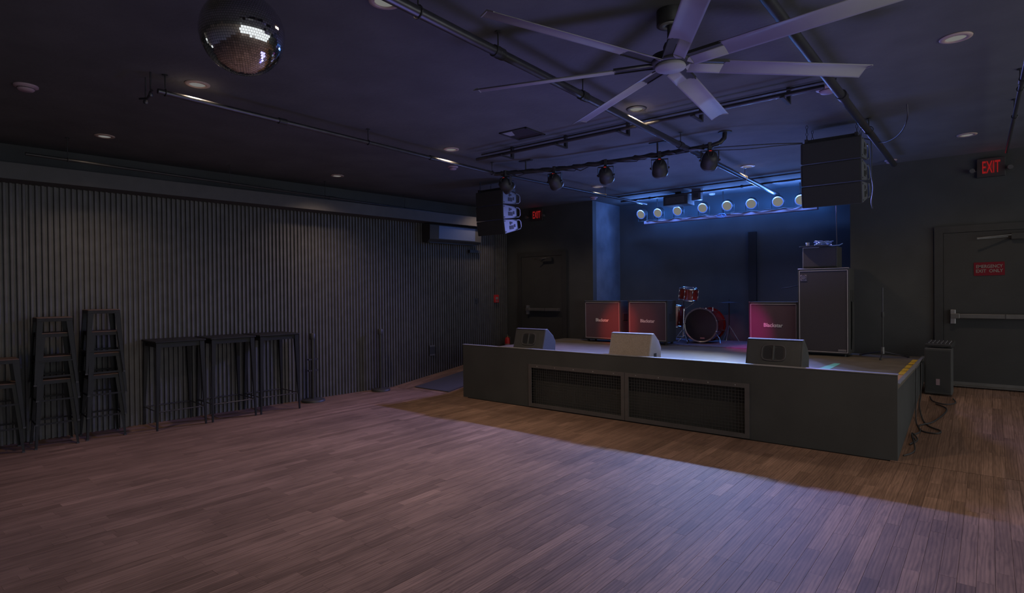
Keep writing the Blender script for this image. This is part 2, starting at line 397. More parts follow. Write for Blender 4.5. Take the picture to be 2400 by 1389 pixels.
# back wall pieces and the alcove behind the stage
struct('wall_back', MB().bb((-8.6, YW, -0.1), (-6.13, YW + 0.14, C_H)), M['black_wall'])
struct('wall_back_right', MB().bb((-1.62, YW, -0.1), (4.4, YW + 0.14, C_H)), M['black_wall'])
struct('wall_rear', MB().bb((-9.6, -3.6, -0.1), (4.4, -3.45, C_H)), mat('bar_side_paint', (0.22, 0.17, 0.14), 0.8, var=0.1, scale=2))
struct('wall_alcove_left', MB().bb((-6.25, YW + 0.14, -0.1), (-6.13, YA + 0.1, C_H)), mat('alcove_paint', (0.11, 0.12, 0.14), 0.7, var=0.25, scale=3, bump=0.3))
struct('wall_alcove_right', MB().bb((-1.62, YW + 0.14, -0.1), (-1.5, YA + 0.1, C_H)), M['black_wall'])
struct('wall_alcove_back', MB().bb((-6.25, YA, -0.1), (-1.5, YA + 0.12, C_H)), mat('alcove_back', (0.10, 0.103, 0.104), 0.8, var=0.12, scale=2))

# ------------------------------------------------------------------ exit doors
def make_door(name, label, x0, x1, zt, bar0, bar1):
    zb = rampz(YW)
    d = thing(name, label, 'door', ((x0 + x1) / 2, YW, zb)); d['kind'] = 'structure'
    ox, oy, oz = d.location
    fr = MB()
    for xx in (x0 - 0.05, x1 + 0.05): fr.bb((xx - 0.05 - ox, -0.05, 0), (xx + 0.05 - ox, -0.002, zt - oz + 0.09))
    fr.bb((x0 - ox, -0.05, zt - oz), (x1 - ox, -0.002, zt - oz + 0.09)); fr.build('door_frame', M['black_metal'], d)
    MB().bb((x0 + 0.004 - ox, -0.042, 0.035), (x1 - 0.004 - ox, -0.004, zt - oz - 0.004)).build('door_leaf', M['black_paint'], d)
    bz = 1.355 - oz
    b = MB(); b.bb((bar0 - ox, -0.115, bz - 0.03), (bar1 - ox, -0.075, bz + 0.03))
    b.bb((bar0 - ox, -0.12, bz - 0.034), (bar0 + 0.10 - ox, -0.07, bz + 0.034))
    pb = b.build('push_bar', M['dull_silver'], d, bevel=0.006)
    q = MB(); q.bb((bar0 - 0.0 - ox, -0.10, bz - 0.105), (bar0 + 0.055 - ox, -0.042, bz + 0.085)); q.bb((bar1 - 0.06 - ox, -0.09, bz - 0.03), (bar1 - ox, -0.042, bz + 0.03)); q.build('bar_housing', M['silver'], d, bevel=0.004)
    MB().bb((x0 + (x1 - x0) * 0.62 - ox, -0.080, bz - 0.032), (x0 + (x1 - x0) * 0.62 + 0.008 - ox, -0.120, bz + 0.032)).build('bar_joint', M['black_metal'], d)
    t = MB(); t.bb((x0 - ox, -0.16, 0.0), (x1 - ox, -0.045, 0.012)); t.bb((x0 - ox, -0.05, 0.012), (x1 - ox, -0.043, 0.05)); t.build('threshold', M['dull_silver'], d)
    return d
door_r = make_door('door_2', 'black emergency exit door with a pale push bar and a red sign on it', -0.49, 0.56, 2.49, -0.41, 0.50)
ox, oy, oz = door_r.location
cb = MB(); cb.bb((0.22 - ox, -0.10, 2.36 - oz), (0.46 - ox, -0.045, 2.44 - oz))
c1 = cb.build('closer_body', M['black_metal'], door_r, bevel=0.006)
ca = MB(); ca.tube([(0.23 - ox, -0.09, 2.42 - oz), (-0.125 - ox, -0.20, 2.39 - oz)], 0.009, 6); ca.tube([(-0.125 - ox, -0.20, 2.38 - oz), (0.19 - ox, -0.07, 2.40 - oz)], 0.008, 6); ca.build('closer_arm', M['dull_silver'], door_r)
sg = MB().bb((-0.137 - ox, -0.049, 1.898 - oz), (0.18 - ox, -0.043, 2.075 - oz)).build('warning_sign', M['red_sign'], door_r); sg['label'] = 'small red sign reading EMERGENCY EXIT ONLY'
sg.rotation_euler = (0, R(-0.8), 0)
text_obj('lettering', 'EMERGENCY', 0.060, M['sign_white'], sg, (0.022 - ox, -0.0505, 2.017 - oz), (PI / 2, 0, 0), 0.80, 0.0005, 0.0012)
text_obj('lettering', 'EXIT  ONLY', 0.060, M['sign_white'], sg, (0.022 - ox, -0.0505, 1.957 - oz), (PI / 2, 0, 0), 0.88, 0.0005, 0.0012)
door_l = make_door('door_1', 'black exit door behind the stage with a dull grey push bar', -7.92, -6.84, 2.49, -7.76, -6.90)
ox, oy, oz = door_l.location
MB().bb((-7.35 - ox, -0.10, 2.37 - oz), (-7.08 - ox, -0.045, 2.45 - oz)).build('closer_body', M['black_metal'], door_l)
MB().tube([(-7.20 - ox, -0.09, 2.44 - oz), (-7.45 - ox, -0.20, 2.42 - oz), (-7.15 - ox, -0.06, 2.46 - oz)], 0.008, 6).build('closer_arm', M['dull_silver'], door_l)

def exit_sign(label, cx, cz, ww, hh, heads):
    t = thing('exit_sign', label, 'sign', (cx, YW - 0.002, cz), group='lit exit signs')
    MB().bb((-ww / 2 - 0.045, -0.05, -hh / 2 - 0.04), (ww / 2 + 0.045, 0, hh / 2 + 0.045)).build('housing', M['black_metal'], t, bevel=0.006)
    text_obj('lettering', 'EXIT', hh * 1.38, M['exit_red'], t, (0, -0.052, -0.002), (PI / 2, 0, 0), ww / (hh * 1.38 * 2.22), 0.001, 0.0025)
    for hx in heads:
        hd = MB(); hd.lathe([(0.012, 0.0), (0.030, -0.03), (0.032, -0.075), (0.028, -0.085)], (hx, -0.03, -0.03), 'y', 14); hd.tube([(hx * 0.55, -0.02, -0.03), (hx, -0.03, -0.03)], 0.008, 6)
        hd.build('lamp_head', M['dull_silver'], t)
    return t
exit_sign('lit red EXIT sign high above the black door with the red sign', 0.02, 3.325, 0.205, 0.165, (-0.195, 0.195))
exit_sign('small lit red EXIT sign high on the wall behind the speaker array', -7.49, 3.372, 0.225, 0.155, (-0.24, 0.21))
point('exit_glow', (0.02, YW - 0.12, 3.35), 0.12, (1, 0.03, 0.02), 0.04)
point('exit_glow', (-7.49, YW - 0.12, 3.40), 0.07, (1, 0.03, 0.02), 0.04)

# ------------------------------------------------------------------ the stage
st = thing('stage', 'low black stage with a wire-mesh vent in its front', 'stage', (-3.7, YF, 0))
SX, SY = -3.7, YF
def S(p): return (p[0] - SX, p[1] - SY, p[2])
MB().bb(S((-6.78, YF + 0.05, DECK - 0.05)), S((-0.715, YW - 0.03, DECK))).bb(S((-6.10, YW - 0.03, DECK - 0.05)), S((-1.66, YA - 0.01, DECK))).build('deck', M['deck'], st)
fp = MB()
gx0, gx1, gz0, gz1 = -5.395, -2.155, 0.008, 0.648
fp.bb(S((-6.78, YF, 0.0)), S((gx0, YF + 0.05, LIP - 0.012)))
fp.bb(S((gx1, YF, 0.0)), S((-0.715, YF + 0.05, LIP - 0.012)))
fp.bb(S((gx0, YF, gz1)), S((gx1, YF + 0.05, LIP - 0.012)))
fp.build('front_panel', M['stage_black'], st)
MB().bb(S((gx0, YF + 0.10, 0.02)), S((gx1, YF + 0.12, gz1))).build('vent_backing', M['stage_black'], st)
MB().bb(S((-6.79, YF - 0.006, LIP - 0.012)), S((-0.708, YF + 0.06, LIP))).build('front_lip', M['lip'], st, bevel=0.003)
sp = MB(); sp.bb(S((-0.745, YF + 0.05, 0)), S((-0.715, YW - 0.03, DECK - 0.05)))
sp.build('side_panel', M['stage_black'], st)
MB().bb(S((-6.78, YF + 0.05, 0)), S((-6.75, YW - 0.03, DECK - 0.05))).build('side_panel', M['stage_black'], st)
MB().bb(S((-0.735, YF + 0.05, DECK)), S((-0.700, YW - 0.05, DECK + 0.012))).build('side_edge', M['lip'], st)
def vent(xa, xb):
    f = MB(); t = 0.052
    f.bb(S((xa, YF - 0.014, gz0)), S((xa + t, YF + 0.004, gz1))); f.bb(S((xb - t, YF - 0.014, gz0)), S((xb, YF + 0.004, gz1)))
    f.bb(S((xa + t, YF - 0.014, gz0)), S((xb - t, YF + 0.004, gz0 + t))); f.bb(S((xa + t, YF - 0.014, gz1 - t)), S((xb - t, YF + 0.004, gz1)))
    fr = f.build('vent_frame', M['stage_trim'], st)
    wv = MB(); nn = int((xb - xa - 2 * t) / 0.038)
    for k in range(1, nn):
        xx = xa + t + k * (xb - xa - 2 * t) / nn; wv.bb(S((xx - 0.0022, YF + 0.006, gz0 + t)), S((xx + 0.0022, YF + 0.010, gz1 - t)))
    nz = int((gz1 - gz0 - 2 * t) / 0.038)
    for k in range(1, nz):
        zz = gz0 + t + k * (gz1 - gz0 - 2 * t) / nz; wv.bb(S((xa + t, YF + 0.002, zz - 0.0022)), S((xb - t, YF + 0.006, zz + 0.0022)))
    wm = wv.build('wire_mesh', M['mesh_wire'], fr); wm['kind'] = 'stuff'
    n = 5
    for k in range(n):
        xx = xa + (k + 0.5) * (xb - xa) / n
        MB().lathe([(0.001, -0.019), (0.006, -0.017), (0.007, -0.014)], S((xx, YF, gz1 - t / 2)), 'y', 8).build('screw', M['silver'], fr)
vent(gx0, -3.775); vent(-3.768, gx1)
# hazard tape and raw board along the open side of the deck
MB().bb(S((-0.80, 7.05, DECK)), S((-0.735, 7.75, DECK + 0.004))).build('raw_edge_board', M['peach_tape'], st)
for ya, yb in ((7.80, 8.12), (8.17, 8.42), (8.50, 8.80), (8.90, 9.15), (9.22, 9.5)):
    MB().bb(S((-0.80, ya, DECK)), S((-0.735, yb, DECK + 0.004))).build('yellow_tape', M['yellow_tape'], st)
g = MB(); g.prism([(-1.62 - SX, 7.75 - SY), (-1.49 - SX, 7.75 - SY), (-1.49 - SX, 8.5 - SY), (-1.56 - SX, 8.5 - SY)], DECK, DECK + 0.003, 'xy'); g.build('green_tape', M['green_tape'], st)

rug = MB(); rug.bb((-5.05, 9.75, DECK), (-3.0, 11.05, DECK + 0.012)); o = rug.build('drum_rug', M['rug']); tag(o, 'worn dark rug under the red drum kit', 'rug')

# ------------------------------------------------------------------ guitar cabinets
def guitar_cab(x0, x1, y, z0, z1, label):
    wd = x1 - x0; ht = z1 - z0 - 0.05
    t = thing('guitar_cabinet', label, 'amplifier cabinet', ((x0 + x1) / 2, y, z0), group='guitar cabinets at the back of the stage')
    h = wd / 2; f = MB()
    b = 0.028
    f.bb((-h, 0.02, 0.05), (h, 0.37, 0.05 + ht))
    f.bb((-h, 0, 0.05), (-h + b, 0.021, 0.05 + ht)); f.bb((h - b, 0, 0.05), (h, 0.021, 0.05 + ht)); f.bb((-h + b, 0, 0.05), (h - b, 0.021, 0.05 + b)); f.bb((-h + b, 0, 0.05 + ht - b * 1.3), (h - b, 0.021, 0.05 + ht))
    f.build('cabinet_body', M['tolex'], t, bevel=0.006)
    gz = MB().bb((-h + b, 0.006, 0.05 + b), (h - b, 0.0195, 0.05 + ht - b * 1.3)).build('grille_cloth', M['grille_cloth'], t)
    text_obj('lettering', 'Blackstar', 0.083, M['logo'], gz, (0, 0.003, 0.05 + ht * 0.50), (PI / 2, 0, 0), 0.92, 0.002, 0.0016)
    p = MB()
    for (a, c) in (((-h + b, 0.05 + b), (h - b, 0.05 + b)), ((-h + b, 0.05 + ht - b * 1.3), (h - b, 0.05 + ht - b * 1.3)), ((-h + b, 0.05 + b), (-h + b, 0.05 + ht - b * 1.3)), ((h - b, 0.05 + b), (h - b, 0.05 + ht - b * 1.3))):
        p.tube([(a[0], 0.002, a[1]), (c[0], 0.002, c[1])], 0.0045, 6)
    p.build('piping', M['piping'], t)
    for xx in (-h + 0.06, h - 0.06):
        for yy in (0.05, 0.32):
            MB().lathe([(0.026, -0.014), (0.026, 0.014)], (xx, yy, 0.026), 'x', 14).bb((xx - 0.02, yy - 0.02, 0.04), (xx + 0.02, yy + 0.02, 0.05)).build('caster', M['black_metal'], t)
    for sx in (-1, 1):
        for zz in (0.06, 0.04 + ht): MB().box((sx * (h - 0.012), 0.008, zz), (0.03, 0.03, 0.03)).build('corner_cap', M['black_metal'], t, bevel=0.006)
    hd = MB(); hd.bb((h - 0.001, 0.10, 0.05 + ht * 0.5), (h + 0.006, 0.27, 0.05 + ht * 0.68)); hd.build('side_handle', M['black_metal'], t, bevel=0.004)
    return t
guitar_cab(-6.055, -5.275, 9.58, DECK, 1.552, 'guitar cabinet glowing orange-red on its right side, nearest the exit door')
guitar_cab(-5.125, -4.365, 9.60, DECK, 1.560, 'dim plum-coloured guitar cabinet standing right beside the drum kit')
guitar_cab(-2.945, -2.225, 9.50, DECK, 1.545, 'magenta-lit guitar cabinet pressed against the tall bass cabinet')

# tall bass cabinet
t = thing('bass_cabinet', 'tall black bass cabinet with grey piping and a square corner badge', 'amplifier cabinet', (-1.865, 9.38, DECK))
h = 0.335; H = 1.265
f = MB(); f.bb((-h, 0.02, 0.035), (h, 0.40, H)); b = 0.022
f.bb((-h, 0, 0.035), (-h + b, 0.021, H)); f.bb((h - b, 0, 0.035), (h, 0.021, H)); f.bb((-h + b, 0, 0.035), (h - b, 0.021, 0.035 + b)); f.bb((-h + b, 0, H - b * 1.4), (h - b, 0.021, H))
f.build('cabinet_body', M['tolex'], t, bevel=0.006)
gc = MB().bb((-h + b, 0.006, 0.035 + b), (h - b, 0.0195, H - b * 1.4)).build('grille_cloth', M['bass_cloth'], t)
p = MB()
for (a, c) in (((-h + b, .035 + b), (h - b, .035 + b)), ((-h + b, H - b * 1.4), (h - b, H - b * 1.4)), ((-h + b, .035 + b), (-h + b, H - b * 1.4)), ((h - b, .035 + b), (h - b, H - b * 1.4))):
    p.tube([(a[0], 0.002, a[1]), (c[0], 0.002, c[1])], 0.0055, 6)
p.tube([(-h, -0.001, H), (h, -0.001, H)], 0.005, 6)
p.build('piping', M['piping'], t)
bd = MB().bb((-0.298, -0.004, 1.092), (-0.215, 0.0055, 1.178)).build('corner_badge', mat('badge', (0.42, 0.34, 0.40), 0.5), t)
e = MB()
e.lathe([(0.030, 0), (0.030, 0.003), (0.037, 0.003), (0.037, 0)], (-0.256, -0.0075, 1.140), 'y', 24, False)
e.lathe([(0.015, 0), (0.015, 0.003), (0.021, 0.003), (0.021, 0)], (-0.256, -0.0075, 1.140), 'y', 20, False)
e.lathe([(0.0005, 0), (0.006, 0.0005), (0.006, 0.003)], (-0.256, -0.0075, 1.140), 'y', 12)
e.bb((-0.223, -0.0075, 1.108), (-0.2175, -0.004, 1.17)); e.bb((-0.295, -0.0075, 1.1), (-0.2175, -0.004, 1.105))
e.build('emblem', M['tolex'], bd)
pl = MB().bb((0.195, -0.003, 0.075), (0.292, 0.0055, 0.100)).build('name_plate', M['piping'], t)
MB().bb((0.200, -0.0045, 0.079), (0.287, -0.003, 0.096)).build('plate_inset', M['tolex'], pl)
for k in range(6): MB().bb((0.207 + k * 0.013, -0.0055, 0.083), (0.215 + k * 0.013, -0.0045, 0.092)).build('plate_mark', M['piping'], pl)
hd = MB()
for sx in (-1, 1): hd.bb((sx * h, 0.10, 0.78), (sx * (h + 0.012), 0.30, 0.95))
hd.build('side_handle', M['black_metal'], t, bevel=0.006)
sk = MB()
for xx in (-0.24, 0.24): sk.tube([(h + 0.004, 0.12 + xx * 0 , 0.1), (h + 0.012, 0.12, 0.3), (h + 0.012, 0.12, 0.75), (h + 0.004, 0.12, 0.95)], 0.008, 6)
sk.build('slide_rail', M['tolex'], t)
for xx in (-0.27, 0.27):
    for yy in (0.06, 0.34): MB().lathe([(0.018, 0), (0.018, 0.035)], (xx, yy, 0), 'z', 10).build('foot', M['black_metal'], t)

# amp head case on top
t = thing('amp_head', 'plain black amp head case on top of the tall bass cabinet', 'amplifier', (-1.92, 9.42, DECK + H))
MB().bb((-0.225, 0, 0.012), (0.235, 0.34, 0.315)).build('case', M['tolex'], t, bevel=0.008)
MB().bb((-0.205, -0.003, 0.03), (0.215, 0.001, 0.285)).build('front_cloth', M['bass_cloth'], t)
MB().tube([(-0.215, -0.003, 0.313), (0.0, -0.003, 0.313)], 0.004, 6).tube([(-0.215, -0.003, 0.31), (-0.215, -0.003, 0.02)], 0.003, 6).build('edge_strip', M['piping'], t)
for xx in (-0.18, 0.18):
    for yy in (0.05, 0.28): MB().lathe([(0.015, 0), (0.013, 0.012)], (xx, yy, 0), 'z', 8).build('foot', M['black_metal'], t)
ZT = DECK + H + 0.315
t = thing('tray', 'thin black tray lying on the amp head case', 'tray', (-1.94, 9.5, ZT))
MB().lathe([(0.16, 0), (0.25, 0.006), (0.262, 0.018), (0.255, 0.018), (0.245, 0.010), (0.001, 0.010)], (0, 0, 0), 'z', 28).build('tray_body', M['tolex'], t)
t = thing('cup', 'small blue-lit cup standing on the tray', 'cup', (-2.07, 9.42, ZT + 0.013))
MB().lathe([(0.022, 0), (0.028, 0.06), (0.026, 0.06), (0.020, 0.006), (0.001, 0.006)], (0, 0, 0), 'z', 16).build('cup_body', mat('cup_blue', (0.20, 0.24, 0.42), 0.4), t)
pts = []
for k in range(110):
    a = k * 0.33; rr = 0.085 + 0.018 * math.sin(k * 0.61) + 0.01 * math.cos(k * 1.7)
    pts.append((rr * math.cos(a) * 1.15, rr * math.sin(a), 0.012 + 0.055 * (k / 110) + 0.012 * abs(math.sin(k * 0.9))))
pts += [(0.05, -0.1, 0.05), (0.09, -0.17, 0.0), (0.16, -0.20, -0.01), (0.24, -0.18, -0.004), (0.27, -0.12, 0.02)]
mb = MB(); mb.tube(pts, 0.0065, 6); o = mb.build('coiled_cable', M['blue_cable']); o.location = (-1.88, 9.50, ZT + 0.012); tag(o, 'coil of blue-lit cable heaped on the tray above the bass cabinet', 'cable')

# ------------------------------------------------------------------ drums
def lugs(parent, R0, ys, n, ln, axis='y', c=(0, 0, 0), tw=0.0):
    for k in range(n):
        a = 2 * PI * k / n + tw; u = (math.cos(a), math.sin(a)); m = MB()
        for yc in ys:
            if axis == 'y':
                m.lathe([(0.009, -ln / 2), (0.011, 0), (0.009, ln / 2)], (c[0] + u[0] * (R0 + 0.012), c[1] + yc, c[2] + u[1] * (R0 + 0.012)), 'y', 8)
                m.lathe([(0.003, -0.09), (0.003, 0.09)], (c[0] + u[0] * (R0 + 0.018), c[1] + yc, c[2] + u[1] * (R0 + 0.018)), 'y', 5)
            else:
                m.lathe([(0.008, -ln / 2), (0.010, 0), (0.008, ln / 2)], (c[0] + u[0] * (R0 + 0.011), c[1] + u[1] * (R0 + 0.011), c[2] + yc), 'z', 8)
                m.lathe([(0.0028, -0.05), (0.0028, 0.05)], (c[0] + u[0] * (R0 + 0.016), c[1] + u[1] * (R0 + 0.016), c[2] + yc), 'z', 5)
        m.build('lug', M['chrome'], parent)
t = thing('bass_drum', 'red lacquered bass drum with a plain black front head', 'drum', (-4.0, 10.18, DECK + 0.012))
RB = 0.29; zc = RB + 0.036
MB().lathe([(RB, 0.02), (RB, 0.42)], (0, 0, zc), 'y', 48, False).build('shell', M['red_shell'], t)
MB().lathe([(RB - 0.002, 0.018), (RB * 0.6, 0.012), (0.001, 0.010)], (0, 0, zc), 'y', 48, False).build('front_head', M['drum_head'], t)
MB().lathe([(RB - 0.002, 0.422), (0.001, 0.428)], (0, 0, zc), 'y', 48, False).build('rear_head', M['drum_head'], t)
for yy in (0.0, 0.40):
    hp = MB().lathe([(RB + 0.020, yy), (RB + 0.020, yy + 0.04), (RB - 0.004, yy + 0.04), (RB - 0.004, yy + 0.0), (RB + 0.020, yy)], (0, 0, zc), 'y', 48, False).build('hoop', M['red_shell'] if yy else M['silver'], t)
    MB().lathe([(RB + 0.024, yy + 0.012), (RB + 0.024, yy + 0.028), (RB + 0.019, yy + 0.028), (RB + 0.019, yy + 0.012)], (0, 0, zc), 'y', 48, False).build('hoop_inlay', M['chrome'], hp)
lugs(t, RB, (0.09, 0.34), 10, 0.05, 'y', (0, 0, zc), 0.3)
for k in range(10):
    a = 2 * PI * k / 10 + 0.3
    for yy in (0.0, 0.42): MB().box((math.cos(a) * (RB + 0.018), yy + 0.005, zc + math.sin(a) * (RB + 0.018)), (0.02, 0.03, 0.02), (0, -a, 0)).build('claw', M['chrome'], t)
MB().bb((-0.005, -0.002, 0.085 + 0.0), (0.075, 0.013, 0.107)).build('head_badge', M['label'], t)
for sx in (-1, 1): MB().tube([(sx * (RB * 0.93), 0.06, 0.17), (sx * (RB + 0.06), 0.0, 0.09), (sx * (RB + 0.10), -0.10, 0.008)], 0.009, 7).lathe([(0.012, -0.006), (0.012, 0.02)], (sx * (RB + 0.10), -0.10, 0.008), 'z', 8).build('spur', M['chrome'], t)
MB().tube([(0.16, 0.18, zc + RB - 0.05), (0.16, 0.18, zc + RB + 0.03)], 0.011, 8).lathe([(0.03, 0), (0.03, 0.012)], (0.02, 0.2, zc + RB), 'z', 12).build('mount', M['chrome'], t)

# snare-stand tom at the left of the bass drum
t = thing('snare_stand', 'chrome tripod stand holding the small red drum', 'stand', (-4.30, 10.12, DECK + 0.012))
m = MB(); m.tube([(0, 0, 0.10), (0.02, 0, 0.62)], 0.012, 8); m.build('column', M['chrome'], t)
for k in range(3):
    a = R(200 + 120 * k); m = MB(); m.tube([(0.0, 0, 0.25), (0.18 * math.cos(a), 0.18 * math.sin(a), 0.012)], 0.008, 6); m.tube([(0, 0, 0.12), (0.10 * math.cos(a), 0.10 * math.sin(a), 0.12)], 0.005, 5)
    lg = m.build('leg', M['chrome'], t); MB().lathe([(0.013, -0.012), (0.014, 0.012), (0.010, 0.03)], (0.18 * math.cos(a), 0.18 * math.sin(a), 0.012), 'z', 8).build('rubber_foot', M['cable'], lg)
for k in range(3):
    a = R(20 + 120 * k); m = MB(); m.tube([(0.02, 0, 0.60), (0.08 + 0.12 * math.cos(a), 0.12 * math.sin(a), 0.74 - 0.01 * math.cos(a))], 0.006, 6); m.tube([(0.08 + 0.12 * math.cos(a), 0.12 * math.sin(a), 0.74), (0.10 + 0.165 * math.cos(a), 0.165 * math.sin(a), 0.80 - 0.015 * math.cos(a))], 0.006, 6); m.build('basket_arm', M['chrome'], t)
m = MB(); m.lathe([(0.03, 0.0), (0.032, 0.02)], (0.02, 0, 0.34), 'z', 10); m.lathe([(0.02, 0), (0.02, 0.04)], (0.02, 0, 0.58), 'z', 10); m.build('clamp', M['chrome'], t)
t = thing('small_drum', 'small red-shelled drum tilted on its chrome stand', 'drum', (-4.20, 10.12, DECK + 0.80)); t.rotation_euler = (R(3), R(7), 0)
RT = 0.165
MB().lathe([(RT, 0.0), (RT, 0.20)], (0, 0, 0), 'z', 36, False).build('shell', M['red_shell'], t)
MB().lathe([(RT, 0.205), (0.001, 0.206)], (0, 0, 0), 'z', 36, False).build('batter_head', M['drum_head'], t)
MB().lathe([(0.001, -0.003), (RT, -0.003)], (0, 0, 0), 'z', 36, False).build('bottom_head', M['drum_head'], t)
for zz in (-0.012, 0.192): MB().lathe([(RT + 0.012, zz), (RT + 0.012, zz + 0.024), (RT - 0.002, zz + 0.024), (RT - 0.002, zz), (RT + 0.012, zz)], (0, 0, 0), 'z', 36, False).build('hoop', M['chrome'], t)
lugs(t, RT, (0.055, 0.150), 8, 0.035, 'z')
t = thing('floor_tom', 'dark red floor tom half hidden behind the plum-coloured cabinet', 'drum', (-4.62, 10.52, DECK + 0.012))
MB().lathe([(0.18, 0.28), (0.18, 0.66)], (0, 0, 0), 'z', 36, False).build('shell', M['red_shell'], t)
MB().lathe([(0.18, 0.665), (0.001, 0.666)], (0, 0, 0), 'z', 36, False).build('batter_head', M['drum_head'], t)
for zz in (0.265, 0.65): MB().lathe([(0.192, zz), (0.192, zz + 0.024), (0.178, zz + 0.024), (0.178, zz), (0.192, zz)], (0, 0, 0), 'z', 36, False).build('hoop', M['chrome'], t)
lugs(t, 0.18, (0.35, 0.59), 8, 0.035, 'z')
for k in range(3):
    a = R(40 + 120 * k); MB().tube([(0.205 * math.cos(a), 0.205 * math.sin(a), 0.62), (0.205 * math.cos(a), 0.205 * math.sin(a), 0.04), (0.225 * math.cos(a), 0.225 * math.sin(a), 0.0)], 0.006, 6).build('leg', M['chrome'], t)
t = thing('cymbal_stand', 'flat cymbal on a stand behind the bass drum', 'cymbal', (-3.70, 10.80, DECK + 0.012))
MB().lathe([(0.018, 0.745), (0.03, 0.738), (0.10, 0.730), (0.195, 0.722), (0.195, 0.720), (0.10, 0.727), (0.018, 0.735)], (0, 0, 0), 'z', 36, False).build('cymbal', M['gun_metal'], t)
MB().tube([(0, 0, 0.15), (0, 0, 0.78)], 0.009, 8).build('column', M['black_metal'], t)
for k in range(3):
    a = R(30 + 120 * k); MB().tube([(0, 0, 0.3), (0.17 * math.cos(a), 0.17 * math.sin(a), 0.01)], 0.007, 6).build('leg', M['chrome'], t)

# ------------------------------------------------------------------ wedge monitors
def wedge(label, x0, x1, y, face, side, vents, rz=0.0):
    t = thing('wedge_monitor', label, 'speaker', ((x0 + x1) / 2, y, DECK), rz, group='wedge monitors along the stage front')
    h = (x1 - x0) / 2
    poly = [(0.0, 0.0), (0.105, 0.375), (0.155, 0.385), (0.305, 0.275), (0.375, 0.17), (0.36, 0.0)]
    body = MB().prism(poly, -h, h, 'yz').build('cabinet', side, t, bevel=0.008)
    n = Vector((0, -0.375, 0.105)).normalized(); d = Vector((0, 0.105, 0.375)).normalized()
    def P(u, v, o): q = Vector((u, 0, 0)) + d * v + n * o; return q
    g = MB(); a = 0.018; H2 = 0.389
    vs = [P(-h + a, a, 0.010), P(h - a, a, 0.010), P(h - a, H2 - a, 0.010), P(-h + a, H2 - a, 0.010), P(-h + a, a, -0.002), P(h - a, a, -0.002), P(h - a, H2 - a, -0.002), P(-h + a, H2 - a, -0.002)]
    g.add(vs, [(0, 1, 2, 3), (7, 6, 5, 4), (0, 4, 5, 1), (1, 5, 6, 2), (2, 6, 7, 3), (3, 7, 4, 0)])
    gr = g.build('front_grille', face, t)
    MB().tube([P(-h + 0.01, H2 - 0.004, 0.006), P(h - 0.01, H2 - 0.004, 0.006)], 0.006, 6).build('top_edge', M['mon_side'] if vents else M['mon_pale'], t)
    if vents:
        # raised ring with the two-part handle opening
        for sx in (-1, 1):
            cx = sx * 0.064; pts = []
            for k in range(25):
                a2 = 2 * PI * k / 24; pts.append(P(cx + 0.048 * (abs(math.cos(a2)) ** 0.6) * (1 if math.cos(a2) > 0 else -1), 0.225 + 0.075 * (abs(math.sin(a2)) ** 0.6) * (1 if math.sin(a2) > 0 else -1), 0.012))
            v2 = [p for p in pts[:-1]]; hole = MB().add([p - n * 0.001 for p in v2] , [tuple(range(24))])
            hole.build('handle_recess', M['drum_head'], t)
        rp = []
        for k in range(41):
            a2 = 2 * PI * k / 40; c_, s_ = math.cos(a2), math.sin(a2)
            rp.append(P(0.132 * (abs(c_) ** 0.45) * (1 if c_ > 0 else -1), 0.225 + 0.092 * (abs(s_) ** 0.55) * (1 if s_ > 0 else -1), 0.013))
        MB().tube(rp, 0.009, 6, False).build('handle_rim', M['stage_trim'], t)
        MB().tube([P(0, 0.14, 0.016), P(0, 0.31, 0.016)], 0.014, 6).build('handle_bar', M['mon_black'], t)
    else:
        jk = MB(); jk.bb((h - 0.001, 0.14, 0.03), (h + 0.003, 0.22, 0.11)); jk.build('jack_plate', M['tolex'], t)
    for xx in (-h + 0.05, h - 0.05):
        MB().lathe([(0.014, 0), (0.014, 0.004)], (xx, 0.18, -0.0), 'z', 8).build('foot', M['cable'], t)
    return t
wedge('dark wedge monitor with a bright blue side, nearest the exit door', -5.93, -5.34, 7.22, M['mon_black'], M['mon_side'], True)
wedge('tan-fronted wedge monitor with a pale lilac side, middle of the stage front', -4.18, -3.545, 7.22, M['mon_grille'], M['mon_pale'], False)
wedge('black wedge monitor in front of the tall bass cabinet', -2.29, -1.66, 7.22, M['mon_black'], M['mon_black'], True)

